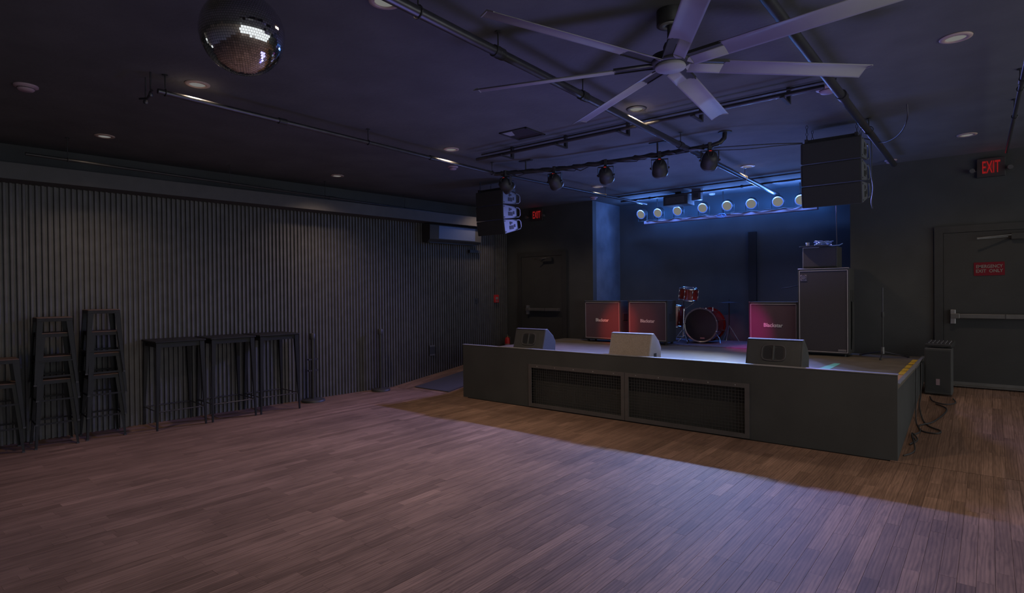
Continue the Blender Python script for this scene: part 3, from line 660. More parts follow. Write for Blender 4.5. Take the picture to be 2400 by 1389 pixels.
# ------------------------------------------------------------------ stools, tables, stanchions, mat
def stool_proto():
    t = thing('bar_stool', '', 'stool', group='stacked metal bar stools')
    H = 0.78; s = 0.165; b = 0.205
    m = MB()
    m.box((0, 0, H - 0.008), (2 * s, 2 * s, 0.014))
    m.build('seat', M['stool_seat'], t, bevel=0.006)
    sk = MB()
    for a in range(4):
        c, q = math.cos(a * PI / 2), math.sin(a * PI / 2)
        def rt(p): return (p[0] * c - p[1] * q, p[0] * q + p[1] * c, p[2])
        vs = [rt(p) for p in ((s - 0.003, -s, H - 0.014), (s - 0.003, s, H - 0.014), (s + 0.003, s, H - 0.05), (s + 0.003, -s, H - 0.05), (s - 0.008, -s, H - 0.014), (s - 0.008, s, H - 0.014), (s - 0.002, s, H - 0.05), (s - 0.002, -s, H - 0.05))]
        sk.add(vs, [(0, 1, 2, 3), (7, 6, 5, 4), (0, 4, 5, 1), (3, 2, 6, 7), (0, 3, 7, 4), (1, 5, 6, 2)])
    sk.build('seat_skirt', M['stool_steel'], t)
    for sx in (-1, 1):
        for sy in (-1, 1):
            # folded sheet leg: an L of two tapering flanges
            w0, w1, th = 0.062, 0.022, 0.003; g = MB()
            T = Vector((sx * s, sy * s, H - 0.02)); B = Vector((sx * b, sy * b, 0.0))
            for ax in (0, 1):
                e = Vector((-sx, 0, 0)) if ax == 0 else Vector((0, -sy, 0)); n = Vector((0, -sy, 0)) if ax == 0 else Vector((-sx, 0, 0))
                vs = [T, T + e * w0, B + e * w1, B, T + n * th, T + e * w0 + n * th, B + e * w1 + n * th, B + n * th]
                g.add(vs, [(0, 1, 2, 3), (7, 6, 5, 4), (0, 4, 5, 1), (1, 5, 6, 2), (2, 6, 7, 3), (3, 7, 4, 0)])
            lg = g.build('leg', M['stool_steel'], t)
            MB().box((sx * (b - 0.011), sy * (b - 0.011), 0.007), (0.028, 0.028, 0.016)).build('rubber_foot', M['cable'], lg)
    zf = 0.275; q = s + (b - s) * (1 - zf / H) - 0.006
    for a, bb_ in (((q, -q), (q, q)), ((q, q), (-q, q)), ((-q, q), (-q, -q)), ((-q, -q), (q, -q))):
        MB().bb((min(a[0], bb_[0]) - 0.004, min(a[1], bb_[1]) - 0.004, zf - 0.010), (max(a[0], bb_[0]) + 0.004, max(a[1], bb_[1]) + 0.004, zf + 0.010)).build('footrest', M['stool_steel'], t)
    return t
first = stool_proto(); used = False
WHO = [('short stack at the picture edge', (-8.57, 1.37), (0, 0.27)),
       ('middle of the three stacks', (-8.56, 1.87), (0, 0.27, 0.54, 0.72)),
       ('stack nearest the tables', (-8.57, 2.36), (0, 0.265, 0.53, 0.795))]
NM = {2: ['lower', 'top'], 4: ['bottom', 'second from the floor', 'third from the floor', 'topmost']}
for who, (x, y), zs in WHO:
    for k, z in enumerate(zs):
        place(first, used, (x + 0.004 * (k % 2), y + 0.006 * ((k * 7) % 3 - 1), z), -WA + R((k % 3 - 1) * 0.8), 'black metal bar stool, %s in the %s' % (NM[len(zs)][k], who), 'stacked metal bar stools'); used = True

def table_proto():
    t = thing('bar_table', '', 'table', group='dark bar tables along the corrugated wall')
    H = 1.15; s = 0.305
    MB().box((0, 0, H - 0.012), (2 * s, 2 * s, 0.024)).build('table_top', M['stool_steel'], t, bevel=0.008)
    ap = MB()
    for a in range(4):
        d = s - 0.035
        ap.box((d * math.cos(a * PI / 2), d * math.sin(a * PI / 2), H - 0.055), (0.004 if a % 2 == 0 else 2 * d, 2 * d if a % 2 == 0 else 0.004, 0.06))
    o = ap.build('apron', M['stool_steel'], t)
    for sx in (-1, 1):
        for sy in (-1, 1):
            g = MB(); g.tube([(sx * (s - 0.045), sy * (s - 0.045), H - 0.024), (sx * (s - 0.03), sy * (s - 0.03), 0.6), (sx * (s - 0.012), sy * (s - 0.012), 0.0)], [0.040, 0.028, 0.014], 4); g.build('leg', M['stool_steel'], t)
    q = s - 0.022
    for a, b2 in (((q, -q), (q, q)), ((q, q), (-q, q)), ((-q, q), (-q, -q)), ((-q, -q), (q, -q))):
        MB().tube([(a[0], a[1], 0.24), (b2[0], b2[1], 0.24)], 0.008, 6).build('crossbar', M['gun_metal'], t)
    return t
first = table_proto(); used = False
for (x, y, lb) in ((-8.515, 3.165, 'square dark metal bar table beside the tall stack of stools'),
                   (-8.47, 3.835, 'square dark metal bar table with another table on each side of it'),
                   (-8.425, 4.495, 'square dark metal bar table nearest the black floor posts')):
    place(first, used, (x, y, 0), -WA, lb, 'dark bar tables along the corrugated wall'); used = True

def stanchion(label, x, y, brackets, r):
    t = thing('crowd_post', label, 'barrier post', (x, y, 0), group='black belt barrier posts')
    MB().lathe([(r, 0.0), (r, 0.026), (r * 0.9, 0.036), (r * 0.4, 0.042), (0.05, 0.05)], (0, 0, 0), 'z', 32).build('base', M['black_metal'], t)
    MB().lathe([(0.036, 0.045), (0.036, 1.00)], (0, 0, 0), 'z', 16).build('post', M['pipe_black'], t)
    MB().lathe([(0.042, 1.0), (0.044, 1.01), (0.044, 1.09), (0.036, 1.10)], (0, 0, 0), 'z', 16).build('belt_head', M['black_metal'], t)
    if brackets:
        for z in (0.68, 0.50):
            MB().bb((-0.02, -0.085, z - 0.012), (0.02, 0.085, z + 0.012)).build('bracket', M['gun_metal'], t)
    return t
stanchion('black barrier post with small side brackets, beside the last bar table', -8.47, 5.22, True, 0.185)
stanchion('plain black barrier post alone near the rubber mat', -8.40, 6.52, False, 0.165)

mm = MB()
def mp_(x, y, dz): return (x, y, rampz(y) + dz)
ys = [7.05, 8.2, 9.75]; vs = []
for y in ys: vs += [mp_(-8.10 + (y - 7.05) * 0.05, y, 0.001), mp_(-7.22, y, 0.001), mp_(-7.22, y, 0.013), mp_(-8.10 + (y - 7.05) * 0.05, y, 0.013)]
fs = [(0, 3, 2, 1), (8, 9, 10, 11)]
for k in range(2):
    a = 4 * k; fs += [(a, a + 1, a + 5, a + 4), (a + 1, a + 2, a + 6, a + 5), (a + 2, a + 3, a + 7, a + 6), (a + 3, a, a + 4, a + 7)]
mm.add(vs, fs); o = mm.build('floor_mat', M['rubber_mat']); tag(o, 'black rubber mat on the floor leading to the exit beside the stage', 'mat')

# ------------------------------------------------------------------ things on the left wall
def on_wall(name, label, cat, y, z, off=0.022):
    p = wl(y, off, z); return thing(name, label, cat, p, -WA)
t = on_wall('fire_alarm', 'small red fire alarm box near the corner of the corrugated wall', 'alarm', 9.64, 1.59)
MB().bb((0.0, -0.065, -0.085), (0.045, 0.065, 0.085)).build('box', M['red_plastic'], t, bevel=0.006)
MB().bb((0.045, -0.035, -0.02), (0.052, 0.035, 0.035)).build('strobe', M['sign_white'], t, bevel=0.003)
MB().bb((0.045, -0.03, -0.065), (0.050, 0.03, -0.045)).build('pull_bar', M['sign_white'], t)
t = on_wall('wall_conduit', 'thin black conduit running up the wall above the red alarm', 'conduit', 9.62, 1.675)
MB().tube([(0.012, 0, 0), (0.012, 0, 1.39)], 0.011, 8).build('tube', M['pipe_black'], t)
for z in (0.35, 1.0): MB().bb((0.0, -0.022, z), (0.026, 0.022, z + 0.02)).build('strap', M['gun_metal'], t)
t = on_wall('switch_plate', 'small black switch plate on the corrugated wall before the alarm', 'switch', 9.05, 1.555)
MB().bb((0, -0.06, -0.055), (0.02, 0.06, 0.055)).build('plate', M['black_metal'], t, bevel=0.003)
MB().bb((0.02, -0.012, -0.02), (0.03, 0.012, 0.02)).build('toggle', M['gun_metal'], t)
t = on_wall('wall_outlet', 'black outlet box low on the corrugated wall', 'outlet', 7.85, 0.60)
MB().bb((0, -0.07, -0.10), (0.025, 0.07, 0.10)).build('box', M['black_metal'], t, bevel=0.003)
for z in (-0.088, 0.088): MB().bb((0.025, -0.07, z - 0.014), (0.030, 0.07, z + 0.014)).build('plate_edge', M['dull_silver'], t)
t = thing('fire_extinguisher', 'red fire extinguisher standing in the corner behind the stage', 'extinguisher', (-8.18, 9.80, rampz(9.80) + 0.003))
MB().lathe([(0.055, 0.0), (0.062, 0.01), (0.062, 0.30), (0.045, 0.345), (0.018, 0.365)], (0, 0, 0), 'z', 20).build('cylinder', M['red_plastic'], t)
MB().lathe([(0.018, 0.365), (0.018, 0.39)], (0, 0, 0), 'z', 12).build('valve', M['gold'], t)
MB().tube([(0, -0.01, 0.39), (0.03, -0.04, 0.42), (0.05, -0.07, 0.42)], 0.008, 6).build('lever', M['silver'], t)
MB().tube([(0.01, 0, 0.38), (0.07, 0, 0.36), (0.085, 0, 0.25), (0.075, 0, 0.12)], 0.009, 6).build('hose', M['cable'], t)
MB().lathe([(0.0635, 0.12), (0.0635, 0.22)], (0, 0, 0), 'z', 20, False).build('paper_band', M['label'], t)

t = on_wall('air_conditioner', 'wall air conditioner with a blue-lit front under the ledge', 'air conditioner', 8.32, 2.72, 0.024)
MB().prism([(0.0, 0.0), (0.17, 0.0), (0.24, 0.05), (0.25, 0.32), (0.22, 0.345), (0.0, 0.345)], -0.68, 0.68, 'xz').build('casing', M['tolex'], t, bevel=0.006)
MB().prism([(0.2405, 0.065), (0.2515, 0.315), (0.257, 0.315), (0.246, 0.065)], -0.46, 0.50, 'xz').build('front_panel', M['ac_white'], t)
for k in range(3): MB().bb((0.05 + 0.05 * k, -0.62, -0.012), (0.06 + 0.05 * k, 0.62, 0.004)).build('louvre', M['black_metal'], t)
MB().bb((0.03, 0.50, -0.16), (0.09, 0.82, -0.10)).build('line_cover', M['black_metal'], t)
MB().lathe([(0.006, 0), (0.006, 0.004)], (0.252, 0.42, 0.11), 'x', 8).build('indicator', M['silver'], t)

# ------------------------------------------------------------------ right of the stage: loudspeaker, mixer, cables, microphone stands
zr = rampz(9.40)
t = thing('floor_speaker', 'black loudspeaker on the floor between the stage side and the door', 'speaker', (-0.52, 9.40, zr + 0.022)); t.rotation_euler = (0.0, 0, R(-6))
MB().prism([(-0.15, 0.0), (0.15, 0.0), (0.12, 0.30), (-0.12, 0.30)], 0.0, 0.60, 'xy').build('cabinet', M['mon_black'], t, bevel=0.012)
MB().bb((-0.13, -0.006, 0.03), (0.13, 0.002, 0.57)).build('front_grille', M['array_black'], t)
MB().bb((-0.02, -0.010, 0.12), (0.02, -0.005, 0.20)).build('badge', M['label'], t)
MB().bb((-0.06, 0.10, 0.60), (0.06, 0.13, 0.612)).build('top_handle', M['black_metal'], t)
t = thing('mixer', 'small cluttered mixer lying on top of the floor loudspeaker', 'mixer', (-0.52, 9.44, zr + 0.637), R(-8))
MB().prism([(0.0, 0.0), (0.24, 0.0), (0.24, 0.075), (0.0, 0.035)], -0.14, 0.14, 'yz').build('chassis', M['black_metal'], t, bevel=0.004)
for i in range(6):
    for j in range(3):
        MB().lathe([(0.007, 0), (0.006, 0.014)], (-0.11 + i * 0.044, 0.05 + j * 0.06, 0.043 + j * 0.010), 'z', 7).build('knob', M['dull_silver'], t)
MB().bb((-0.14, -0.004, 0.028), (0.14, 0.002, 0.036)).build('front_edge', M['dull_silver'], t)
def cable(name, label, pts, r, m, sub=6, group=None):
    # smooth curve through the points (Catmull-Rom)
    P = [Vector(p) for p in pts]; P = [P[0]] + P + [P[-1]]; out = []
    for i in range(1, len(P) - 2):
        for k in range(sub):
            u = k / sub
            out.append(0.5 * ((2 * P[i]) + (P[i + 1] - P[i - 1]) * u + (2 * P[i - 1] - 5 * P[i] + 4 * P[i + 1] - P[i + 2]) * u * u + (3 * P[i] - P[i - 1] - 3 * P[i + 1] + P[i + 2]) * u ** 3))
    out.append(P[-2]); o = MB().tube(out, r, 6).build(name, m)
    return tag(o, label, 'cable', group)
cable('stage_cable', 'black cable hanging in loops off the open side of the stage', [(-0.690, 9.30, 0.76), (-0.680, 9.15, 0.5), (-0.675, 8.95, 0.36), (-0.66, 8.6, 0.30), (-0.60, 8.3, 0.19), (-0.52, 8.1, 0.166), (-0.42, 8.0, 0.153), (-0.45, 7.9, 0.14), (-0.58, 7.93, 0.14), (-0.62, 8.1, 0.166), (-0.5, 8.3, 0.193), (-0.40, 8.8, 0.26), (-0.52, 9.0, 0.285)], 0.008, M['cable'])
cable('stage_cable', 'black cable tangled on the floor against the stage side', [(-0.690, 8.6, 0.76), (-0.682, 8.45, 0.4), (-0.66, 8.2, 0.19), (-0.6, 7.9, 0.14), (-0.66, 7.75, 0.12), (-0.62, 7.6, 0.10), (-0.66, 7.45, 0.08), (-0.60, 7.62, 0.104), (-0.67, 7.8, 0.13), (-0.60, 7.3, 0.062), (-0.68, 7.1, 0.035)], 0.007, M['cable'])
cable('power_cable', 'thin cord curling out from under the floor loudspeaker', [(-0.60, 9.30, 0.325), (-0.55, 9.10, 0.298), (-0.42, 9.02, 0.288), (-0.33, 9.12, 0.302), (-0.36, 9.30, 0.325)], 0.007, M['cable'])
def mic_stand(label, x, y, H, boom):
    t = thing('microphone_stand', label, 'stand', (x, y, DECK), 0.3)
    MB().tube([(0, 0, 0.05), (0, 0, H * 0.6)], 0.011, 8).build('lower_tube', M['black_metal'], t)
    MB().tube([(0, 0, H * 0.6), (0, 0, H)], 0.008, 8).build('upper_tube', M['gun_metal'], t)
    MB().lathe([(0.018, 0), (0.022, 0.02), (0.018, 0.07)], (0, 0, H * 0.58), 'z', 10).build('clutch', M['black_metal'], t)
    MB().lathe([(0.028, 0), (0.022, 0.09)], (0, 0, 0.06), 'z', 10).build('hub', M['dull_silver'], t)
    for k in range(3):
        a = R(15 + 120 * k); lg = MB().tube([(0, 0, 0.09), (0.33 * math.cos(a), 0.33 * math.sin(a), 0.012)], 0.008, 6).build('leg', M['gun_metal'], t)
        MB().lathe([(0.014, -0.012), (0.014, 0.012)], (0.33 * math.cos(a), 0.33 * math.sin(a), 0.012), 'z', 8).build('rubber_foot', M['cable'], lg)
    if boom:
        MB().tube([(-boom * 0.7, 0, H - boom * 0.1), (boom * 0.5, 0, H + boom * 0.12)], 0.007, 6).build('boom', M['gun_metal'], t)
    return t
mic_stand('tall black microphone stand at the back corner of the stage', -1.15, 9.55, 0.98, 0.0)
mic_stand('black boom stand reaching out behind the magenta-lit cabinet', -2.40, 10.45, 1.02, 0.42)

# ------------------------------------------------------------------ ceiling: lamps, detectors, return vent
def lamp(label, x, y, trim, disc):
    t = thing('ceiling_downlight', label, 'lamp', (x, y, C_H), group='round ceiling downlights')
    MB().lathe([(0.062, -0.002), (0.066, -0.014), (0.098, -0.008), (0.100, -0.001), (0.062, -0.001)], (0, 0, 0), 'z', 28, False).build('trim_ring', trim, t)
    MB().lathe([(0.001, -0.010), (0.050, -0.008), (0.064, -0.004), (0.064, -0.001), (0.001, -0.001)], (0, 0, 0), 'z', 24, False).build('lit_lens', disc, t)
LBL = ['downlight glowing just below the mirror ball', 'downlight nearest the long ledge, above the stools', 'downlight in mid ceiling above the bar tables pipe', 'faint far downlight close to the ledge above the floor posts',
       'downlight near the fan blades, with a dark rim', 'downlight over the stage, beside the end of the hanging pipe', 'largest downlight, in the dark corner above the door', 'downlight above the EXIT sign and the red-signed door',
       'starry downlight behind the row of hanging stage lamps', 'downlight at the very top of the picture beside the thick pipe']
for i, (x, y) in enumerate(DOWN[:10]): lamp(LBL[i], x, y, M['black_metal'] if i == 4 else M['lamp_trim'], M['lamp_disc'])
def detector(label, x, y, s=1.0):
    t = thing('smoke_detector', label, 'smoke detector', (x, y, C_H), group='ceiling smoke detectors')
    MB().lathe([(0.075 * s, -0.001), (0.075 * s, -0.014), (0.055 * s, -0.020), (0.001, -0.020)], (0, 0, 0), 'z', 24).build('base_plate', M['detector'], t)
    MB().lathe([(0.055 * s, -0.019), (0.052 * s, -0.036), (0.044 * s, -0.046), (0.001, -0.048)], (0, 0, 0), 'z', 24).build('sensor', M['detector'], t)
    MB().lathe([(0.0545 * s, -0.024), (0.054 * s, -0.030)], (0, 0, 0), 'z', 20, False).build('sensor_slot', M['vent_dark'], t)
detector('pinkish smoke detector high on the dark ceiling above the stools', -6.36, 1.23, 1.15)
detector('round smoke detector hanging at the end of a fan blade', -1.12, 5.86, 1.25)
detector('smoke detector tucked behind the long pipe', -5.95, 5.94, 1.0)
detector('smoke detector on the ceiling beyond the right-hand speaker array', -1.07, 9.75, 1.0)
detector('pale smoke detector behind the end of the lit pipe', -5.90, 9.70, 1.0)

t = thing('ceiling_vent', 'square ceiling vent, one side of its grille pale', 'vent', (-4.11, 5.22, C_H), R(2))
vf = MB(); s = 0.19
for a in range(4): vf.box(((s - 0.012) * math.cos(a * PI / 2), (s - 0.012) * math.sin(a * PI / 2), -0.006), (0.024 if a % 2 == 0 else 2 * s, 2 * s if a % 2 == 0 else 0.024, 0.012))
vf.build('frame', M['black_metal'], t)
MB().bb((-s + 0.02, -s + 0.02, -0.003), (s - 0.02, s - 0.02, -0.001)).build('dark_opening', M['vent_dark'], t)
g = MB()
for k in range(6):
    g.bb((-s + 0.024, -s + 0.03 + k * 0.026, -0.008), (-s + 0.15 - 0.012 * k, -s + 0.052 + k * 0.026, -0.004))
g.build('pale_filter', M['vent_white'], t)['kind'] = 'stuff'

# ------------------------------------------------------------------ ceiling fan
HZ = 3.19
t = thing('ceiling_fan', 'large pale grey seven-bladed ceiling fan', 'fan', (-1.589, 3.57, HZ))
MB().lathe([(0.085, C_H - HZ - 0.001), (0.085, 0.265), (0.080, 0.262), (0.001, 0.262)], (0, 0, 0), 'z', 32).build('canopy', M['black_metal'], t)
MB().lathe([(0.068, 0.2615), (0.068, 0.2585), (0.030, 0.2585), (0.030, 0.2615)], (0, 0, 0), 'z', 28, False).build('canopy_ring', M['fan_grey'], t)
MB().lathe([(0.018, 0.12), (0.018, 0.262)], (0, 0, 0), 'z', 14).build('down_rod', M['black_metal'], t)
MB().lathe([(0.035, 0.15), (0.045, 0.125), (0.045, 0.085), (0.12, 0.065), (0.128, 0.020), (0.11, 0.008), (0.001, 0.008)], (0, 0, 0), 'z', 36).build('motor', M['black_metal'], t)
MB().lathe([(0.092, 0.008), (0.098, -0.004), (0.094, -0.016), (0.001, -0.022)], (0, 0, 0), 'z', 36).build('hub_cap', M['fan_grey'], t)
def blade_mesh():
    m = MB(); n = 12; L0, L1 = 0.135, 1.35; seg = [L0, 0.36, 1.35]
    def sec(x, part):
        pts = []
        for k in range(n + 1):
            u = k / n; yy = -0.066 + 0.132 * u
            if part == 0 and u < 0.5: continue
            camber = 0.030 - 0.044 * max(0.0, u - 0.30) ** 1.6 / 0.565
            pts.append((x, yy, camber))
        return pts
    def skin(x0, x1, part):
        a, b = sec(x0, part), sec(x1, part); k = len(a); th = 0.004
        vs = a + b + [(p[0], p[1], p[2] + th) for p in a] + [(p[0], p[1], p[2] + th) for p in b]
        fs = []
        for i in range(k - 1):
            fs.append((i, k + i, k + i + 1, i + 1)); fs.append((2 * k + i, 2 * k + i + 1, 3 * k + i + 1, 3 * k + i))
        fs += [(0, 2 * k, 3 * k, k), (k - 1, 2 * k - 1, 4 * k - 1, 3 * k - 1)]
        for i in range(k - 1): fs.append((i, i + 1, 2 * k + i + 1, 2 * k + i)); fs.append((k + i, 3 * k + i, 3 * k + i + 1, k + i + 1))
        m.add(vs, fs, True)
    skin(0.36, L1, 1); skin(L0, 0.36, 0)
    m.add([(0.095, 0.006, 0.012), (0.095, 0.012, 0.012), (L0, 0.050, -0.008), (L0, 0.0, 0.020), (0.095, 0.006, 0.018), (0.095, 0.012, 0.018), (L0, 0.050, -0.002), (L0, 0.0, 0.026)], BF)
    return m
bl = blade_mesh().mesh('blade', M['fan_grey'], True)
arm = MB(); arm.bb((0.06, -0.060, 0.030), (0.37, -0.004, 0.040)); arm.bb((0.06, -0.064, 0.022), (0.37, -0.058, 0.040)); arm_me = arm.mesh('blade_iron', M['black_metal'])
cap = MB(); cap.bb((1.35, -0.066, 0.026), (1.356, 0.0, 0.036)); cap.add([(1.35, 0.0, 0.030), (1.356, 0.0, 0.030), (1.356, 0.066, -0.014), (1.35, 0.066, -0.014), (1.35, 0.0, 0.036), (1.356, 0.0, 0.036), (1.356, 0.066, -0.008), (1.35, 0.066, -0.008)], BF); cap_me = cap.mesh('blade_tip', M['fan_grey'])
for k in range(7):
    b = bpy.data.objects.new('blade', bl); COL.objects.link(b); b.parent = t; b.rotation_euler = (R(5), 0, R(45.4) + k * 2 * PI / 7)
    for nm, me_ in (('blade_iron', arm_me), ('blade_tip', cap_me)):
        o = bpy.data.objects.new(nm, me_); COL.objects.link(o); o.parent = b

# ------------------------------------------------------------------ mirror ball
t = thing('mirror_ball', 'big mirror ball hanging from the ceiling, reflecting the wooden floor', 'mirror ball', (-3.222, 1.577, 3.20))
RBALL = 0.222
MB().lathe([(max(0.001, (RBALL - 0.003) * math.sin(PI * k / 24)), -(RBALL - 0.003) * math.cos(PI * k / 24)) for k in range(25)], (0, 0, 0), 'z', 48).build('core', M['ball_core'], t)
tv_, tf_ = [], []
rng = random.Random(3)
NRW = 52
for i in range(NRW):
    p0 = PI * i / NRW; pm_ = PI * (i + 0.5) / NRW
    nt_ = max(4, int(2 * PI * math.sin(pm_) * RBALL / (PI * RBALL / NRW)))
    hs = (PI * RBALL / NRW) * 0.455
    for k in range(nt_):
        a = 2 * PI * (k + 0.5 * (i % 2)) / nt_
        n = Vector((math.sin(pm_) * math.cos(a), math.sin(pm_) * math.sin(a), math.cos(pm_)))
        e1 = Vector((-math.sin(a), math.cos(a), 0)); e2 = n.cross(e1)
        c = n * RBALL
        e1 = (e1 + n * rng.gauss(0, 0.012)).normalized(); e2 = (e2 + n * rng.gauss(0, 0.012)).normalized()
        q = len(tv_); tv_ += [c - e1 * hs - e2 * hs, c + e1 * hs - e2 * hs, c + e1 * hs + e2 * hs, c - e1 * hs + e2 * hs]; tf_.append((q, q + 1, q + 2, q + 3))
m = MB(); m.add(tv_, tf_); o = m.build('mirror_tiles', M['mirror'], t, fix=False); o['kind'] = 'stuff'
MB().tube([(0, 0, RBALL - 0.002), (0, 0, C_H - 3.20)], 0.006, 6).build('hanging_rod', M['pipe_black'], t)
MB().lathe([(0.03, RBALL - 0.004), (0.03, RBALL + 0.015)], (0, 0, 0), 'z', 12).build('top_cap', M['silver'], t)
MB().lathe([(0.05, C_H - 3.2 - 0.05), (0.05, C_H - 3.2 - 0.001)], (0, 0, 0), 'z', 16).build('motor', M['black_metal'], t)

# ------------------------------------------------------------------ pipes
def pipe(name, label, pts, r, m, hangers=(), couplings=(), cat='pipe', seg=12):
    t = thing(name, label, cat, pts[0]); o0 = Vector(pts[0])
    MB().tube([Vector(p) - o0 for p in pts], r, seg).build('tube', m, t)
    for hx, hy, hz in hangers:
        c = Vector((hx, hy, hz)) - o0; top = C_H - o0.z; k = MB()
        k.tube([(c.x, c.y, c.z + r + 0.012), (c.x, c.y, top)], 0.005, 6); k.lathe([(0.022, top - 0.008), (0.022, top - 0.001)], (c.x, c.y, 0), 'z', 10)
        h_ = k.build('hanger', M['pipe_black'], t)
        rp = [(c.x + (r + 0.006) * math.cos(a), c.y, c.z + (r + 0.006) * math.sin(a)) for a in [2 * PI * i / 12 for i in range(13)]]
        MB().tube(rp, 0.004, 5, False).build('ring_clamp', M['pipe_black'], h_)
    for a, b in couplings:
        MB().tube([Vector(a) - o0, Vector(b) - o0], r + 0.008, seg).build('coupling', M['pipe_black'], t)
    return t
def Y2(y, x0, y0, x1, y1): return x0 + (x1 - x0) * (y - y0) / (y1 - y0)
PX1 = lambda y: Y2(y, -5.206, 1.844, -5.345, 6.117) if y < 6.117 else Y2(y, -5.345, 6.117, -5.09, 10.3)
pipe('sprinkler_pipe', 'long thin ceiling pipe with a brightly lit stretch below the mirror ball', [(PX1(1.844), 1.844, 3.40), (PX1(6.117), 6.117, 3.40), (PX1(10.3), 10.3, 3.40)], 0.021, M['pipe_steel'],
     [(PX1(y), y, 3.40) for y in (1.90, 3.96, 6.10, 8.9)], [((PX1(y), y, 3.4), (PX1(y + 0.08), y + 0.08, 3.4)) for y in (2.9, 4.9, 7.6)])
PX2 = lambda y: Y2(y, -2.593, 2.14, -2.889, 11.58)
pipe('sprinkler_pipe', 'thick ceiling pipe passing behind the fan blades towards the stage', [(PX2(1.2), 1.2, 3.40), (PX2(10.9), 10.9, 3.40)], 0.033, M['pipe_steel'],
     [(PX2(y), y, 3.40) for y in (2.32, 3.07, 4.21, 6.39, 8.9)], [((PX2(y), y, 3.4), (PX2(y + 0.10), y + 0.10, 3.4)) for y in (3.02, 4.17, 6.33, 7.0)])
pipe('sprinkler_pipe', 'broad dark ceiling pipe crossing above the fan blades near the round detector', [(-0.985, 2.4, 3.42), (-0.995, 9.4, 3.42)], 0.036, M['pipe_black'],
     [(-0.985, 7.2, 3.42)], [((-0.985, 5.7, 3.42), (-0.985, 5.8, 3.42))])
pipe('sprinkler_pipe', 'faint thin pipe on hangers in front of the long wall ledge', [(-8.10, 1.55, 3.295), (-8.33, 7.2, 3.295), (-8.12, 9.6, 3.26)], 0.017, M['pipe_black'],
     [(-8.115, 1.93, 3.295), (-8.20, 3.80, 3.295), (-8.26, 5.35, 3.295), (-8.32, 7.05, 3.295)], [((-8.26, 5.42, 3.295), (-8.262, 5.52, 3.295))])
pipe('cross_pipe', 'black pipe crossing the ceiling under the fan, beyond its blades', [(-5.04, 5.46, 3.43), (-1.06, 5.42, 3.43)], 0.019, M['pipe_black'], [], [])
cp = thing('conduit', 'thin electrical conduit strapped to the ceiling beside the black cross pipe', 'conduit', (-5.1, 5.62, C_H - 0.02))
MB().tube([(0, 0, 0), (4.1, -0.02, 0)], 0.010, 8).build('tube', M['pipe_black'], cp)
for k in range(5): MB().bb((0.5 + 0.8 * k, -0.24, -0.13), (0.53 + 0.8 * k, 0.02, -0.118)).bb((0.5 + 0.8 * k, -0.02, -0.12), (0.53 + 0.8 * k, 0.02, 0.019)).build('strap', M['pipe_black'], cp)
pipe('conduit', 'thin pipe running along the ceiling edge just above the EXIT sign', [(0.165, 9.3, 3.38), (0.215, 5.3, 3.38)], 0.016, M['pipe_black'], [(0.20, 6.4, 3.38), (0.19, 7.4, 3.38)], [((0.205, 6.1, 3.38), (0.204, 6.2, 3.38))], 'conduit')
pipe('conduit', 'ceiling conduit running above the row of lit stage lamps', [(-5.5, 10.05, 3.46), (-1.7, 9.88, 3.46)], 0.016, M['pipe_black'], [], [((-4.9, 10.02, 3.46), (-4.87, 10.02, 3.46)), ((-3.2, 9.947, 3.46), (-3.17, 9.946, 3.46))], 'conduit')
o = MB().tube([(-5.5, 9.82, 3.52), (-1.7, 9.66, 3.52)], 0.012, 8).build('conduit', M['pipe_black']); tag(o, 'thin dark tube standing in for the shadow of the ceiling conduit', 'conduit')  # dark tube laid where the conduit's shadow falls on the ceiling

# ------------------------------------------------------------------ front lighting pipe with six lamps (aimed at the stage)
TP = [(-5.35, 6.16, 3.39), (-4.41, 6.50, 3.39), (-3.05, 6.62, 3.39), (-2.44, 6.60, 3.39), (-2.36, 6.62, 3.41), (-2.33, 6.68, 3.47), (-2.33, 6.70, C_H - 0.002)]
t = thing('lighting_pipe', 'black hanging pipe wrapped in cables above the front of the stage', 'lighting rig', TP[0]); o0 = Vector(TP[0])
MB().tube([Vector(p) - o0 for p in TP], 0.026, 12).build('tube', M['pipe_black'], t)
MB().lathe([(0.075, C_H - 3.39 - 0.014), (0.075, C_H - 3.39 - 0.001)], (-2.33 - o0.x, 6.70 - o0.y, 0), 'z', 20).build('flange', M['black_metal'], t)
for x, y in ((-3.12, 6.62), (-4.92, 6.32)):
    k = MB(); k.tube([(x - o0.x, y - o0.y, 0.02), (x - o0.x, y - o0.y, C_H - 3.39 - 0.01)], 0.010, 8); k.bb((x - o0.x - 0.10, y - o0.y - 0.03, C_H - 3.39 - 0.012), (x - o0.x + 0.10, y - o0.y + 0.03, C_H - 3.39 - 0.001)); k.build('ceiling_bracket', M['black_metal'], t)
def tp(x):
    for a, b in zip(TP, TP[1:]):
        if a[0] <= x <= b[0]: u = (x - a[0]) / (b[0] - a[0]); return Vector(a).lerp(Vector(b), u)
    return Vector(TP[3])
rng = random.Random(5)
for k in range(3):
    pts = []; n = 26
    for i in range(n):
        x = -5.25 + (2.72) * i / (n - 1); p = tp(x) - o0; ph = i * 1.1 + k * 2.1
        pts.append((p.x, p.y + 0.034 * math.cos(ph), p.z + 0.032 * math.sin(ph) - (0.03 if (i + k) % 7 == 3 else 0)))
    MB().tube(pts, 0.007, 5).build('wrapped_cable', M['cable'], t)

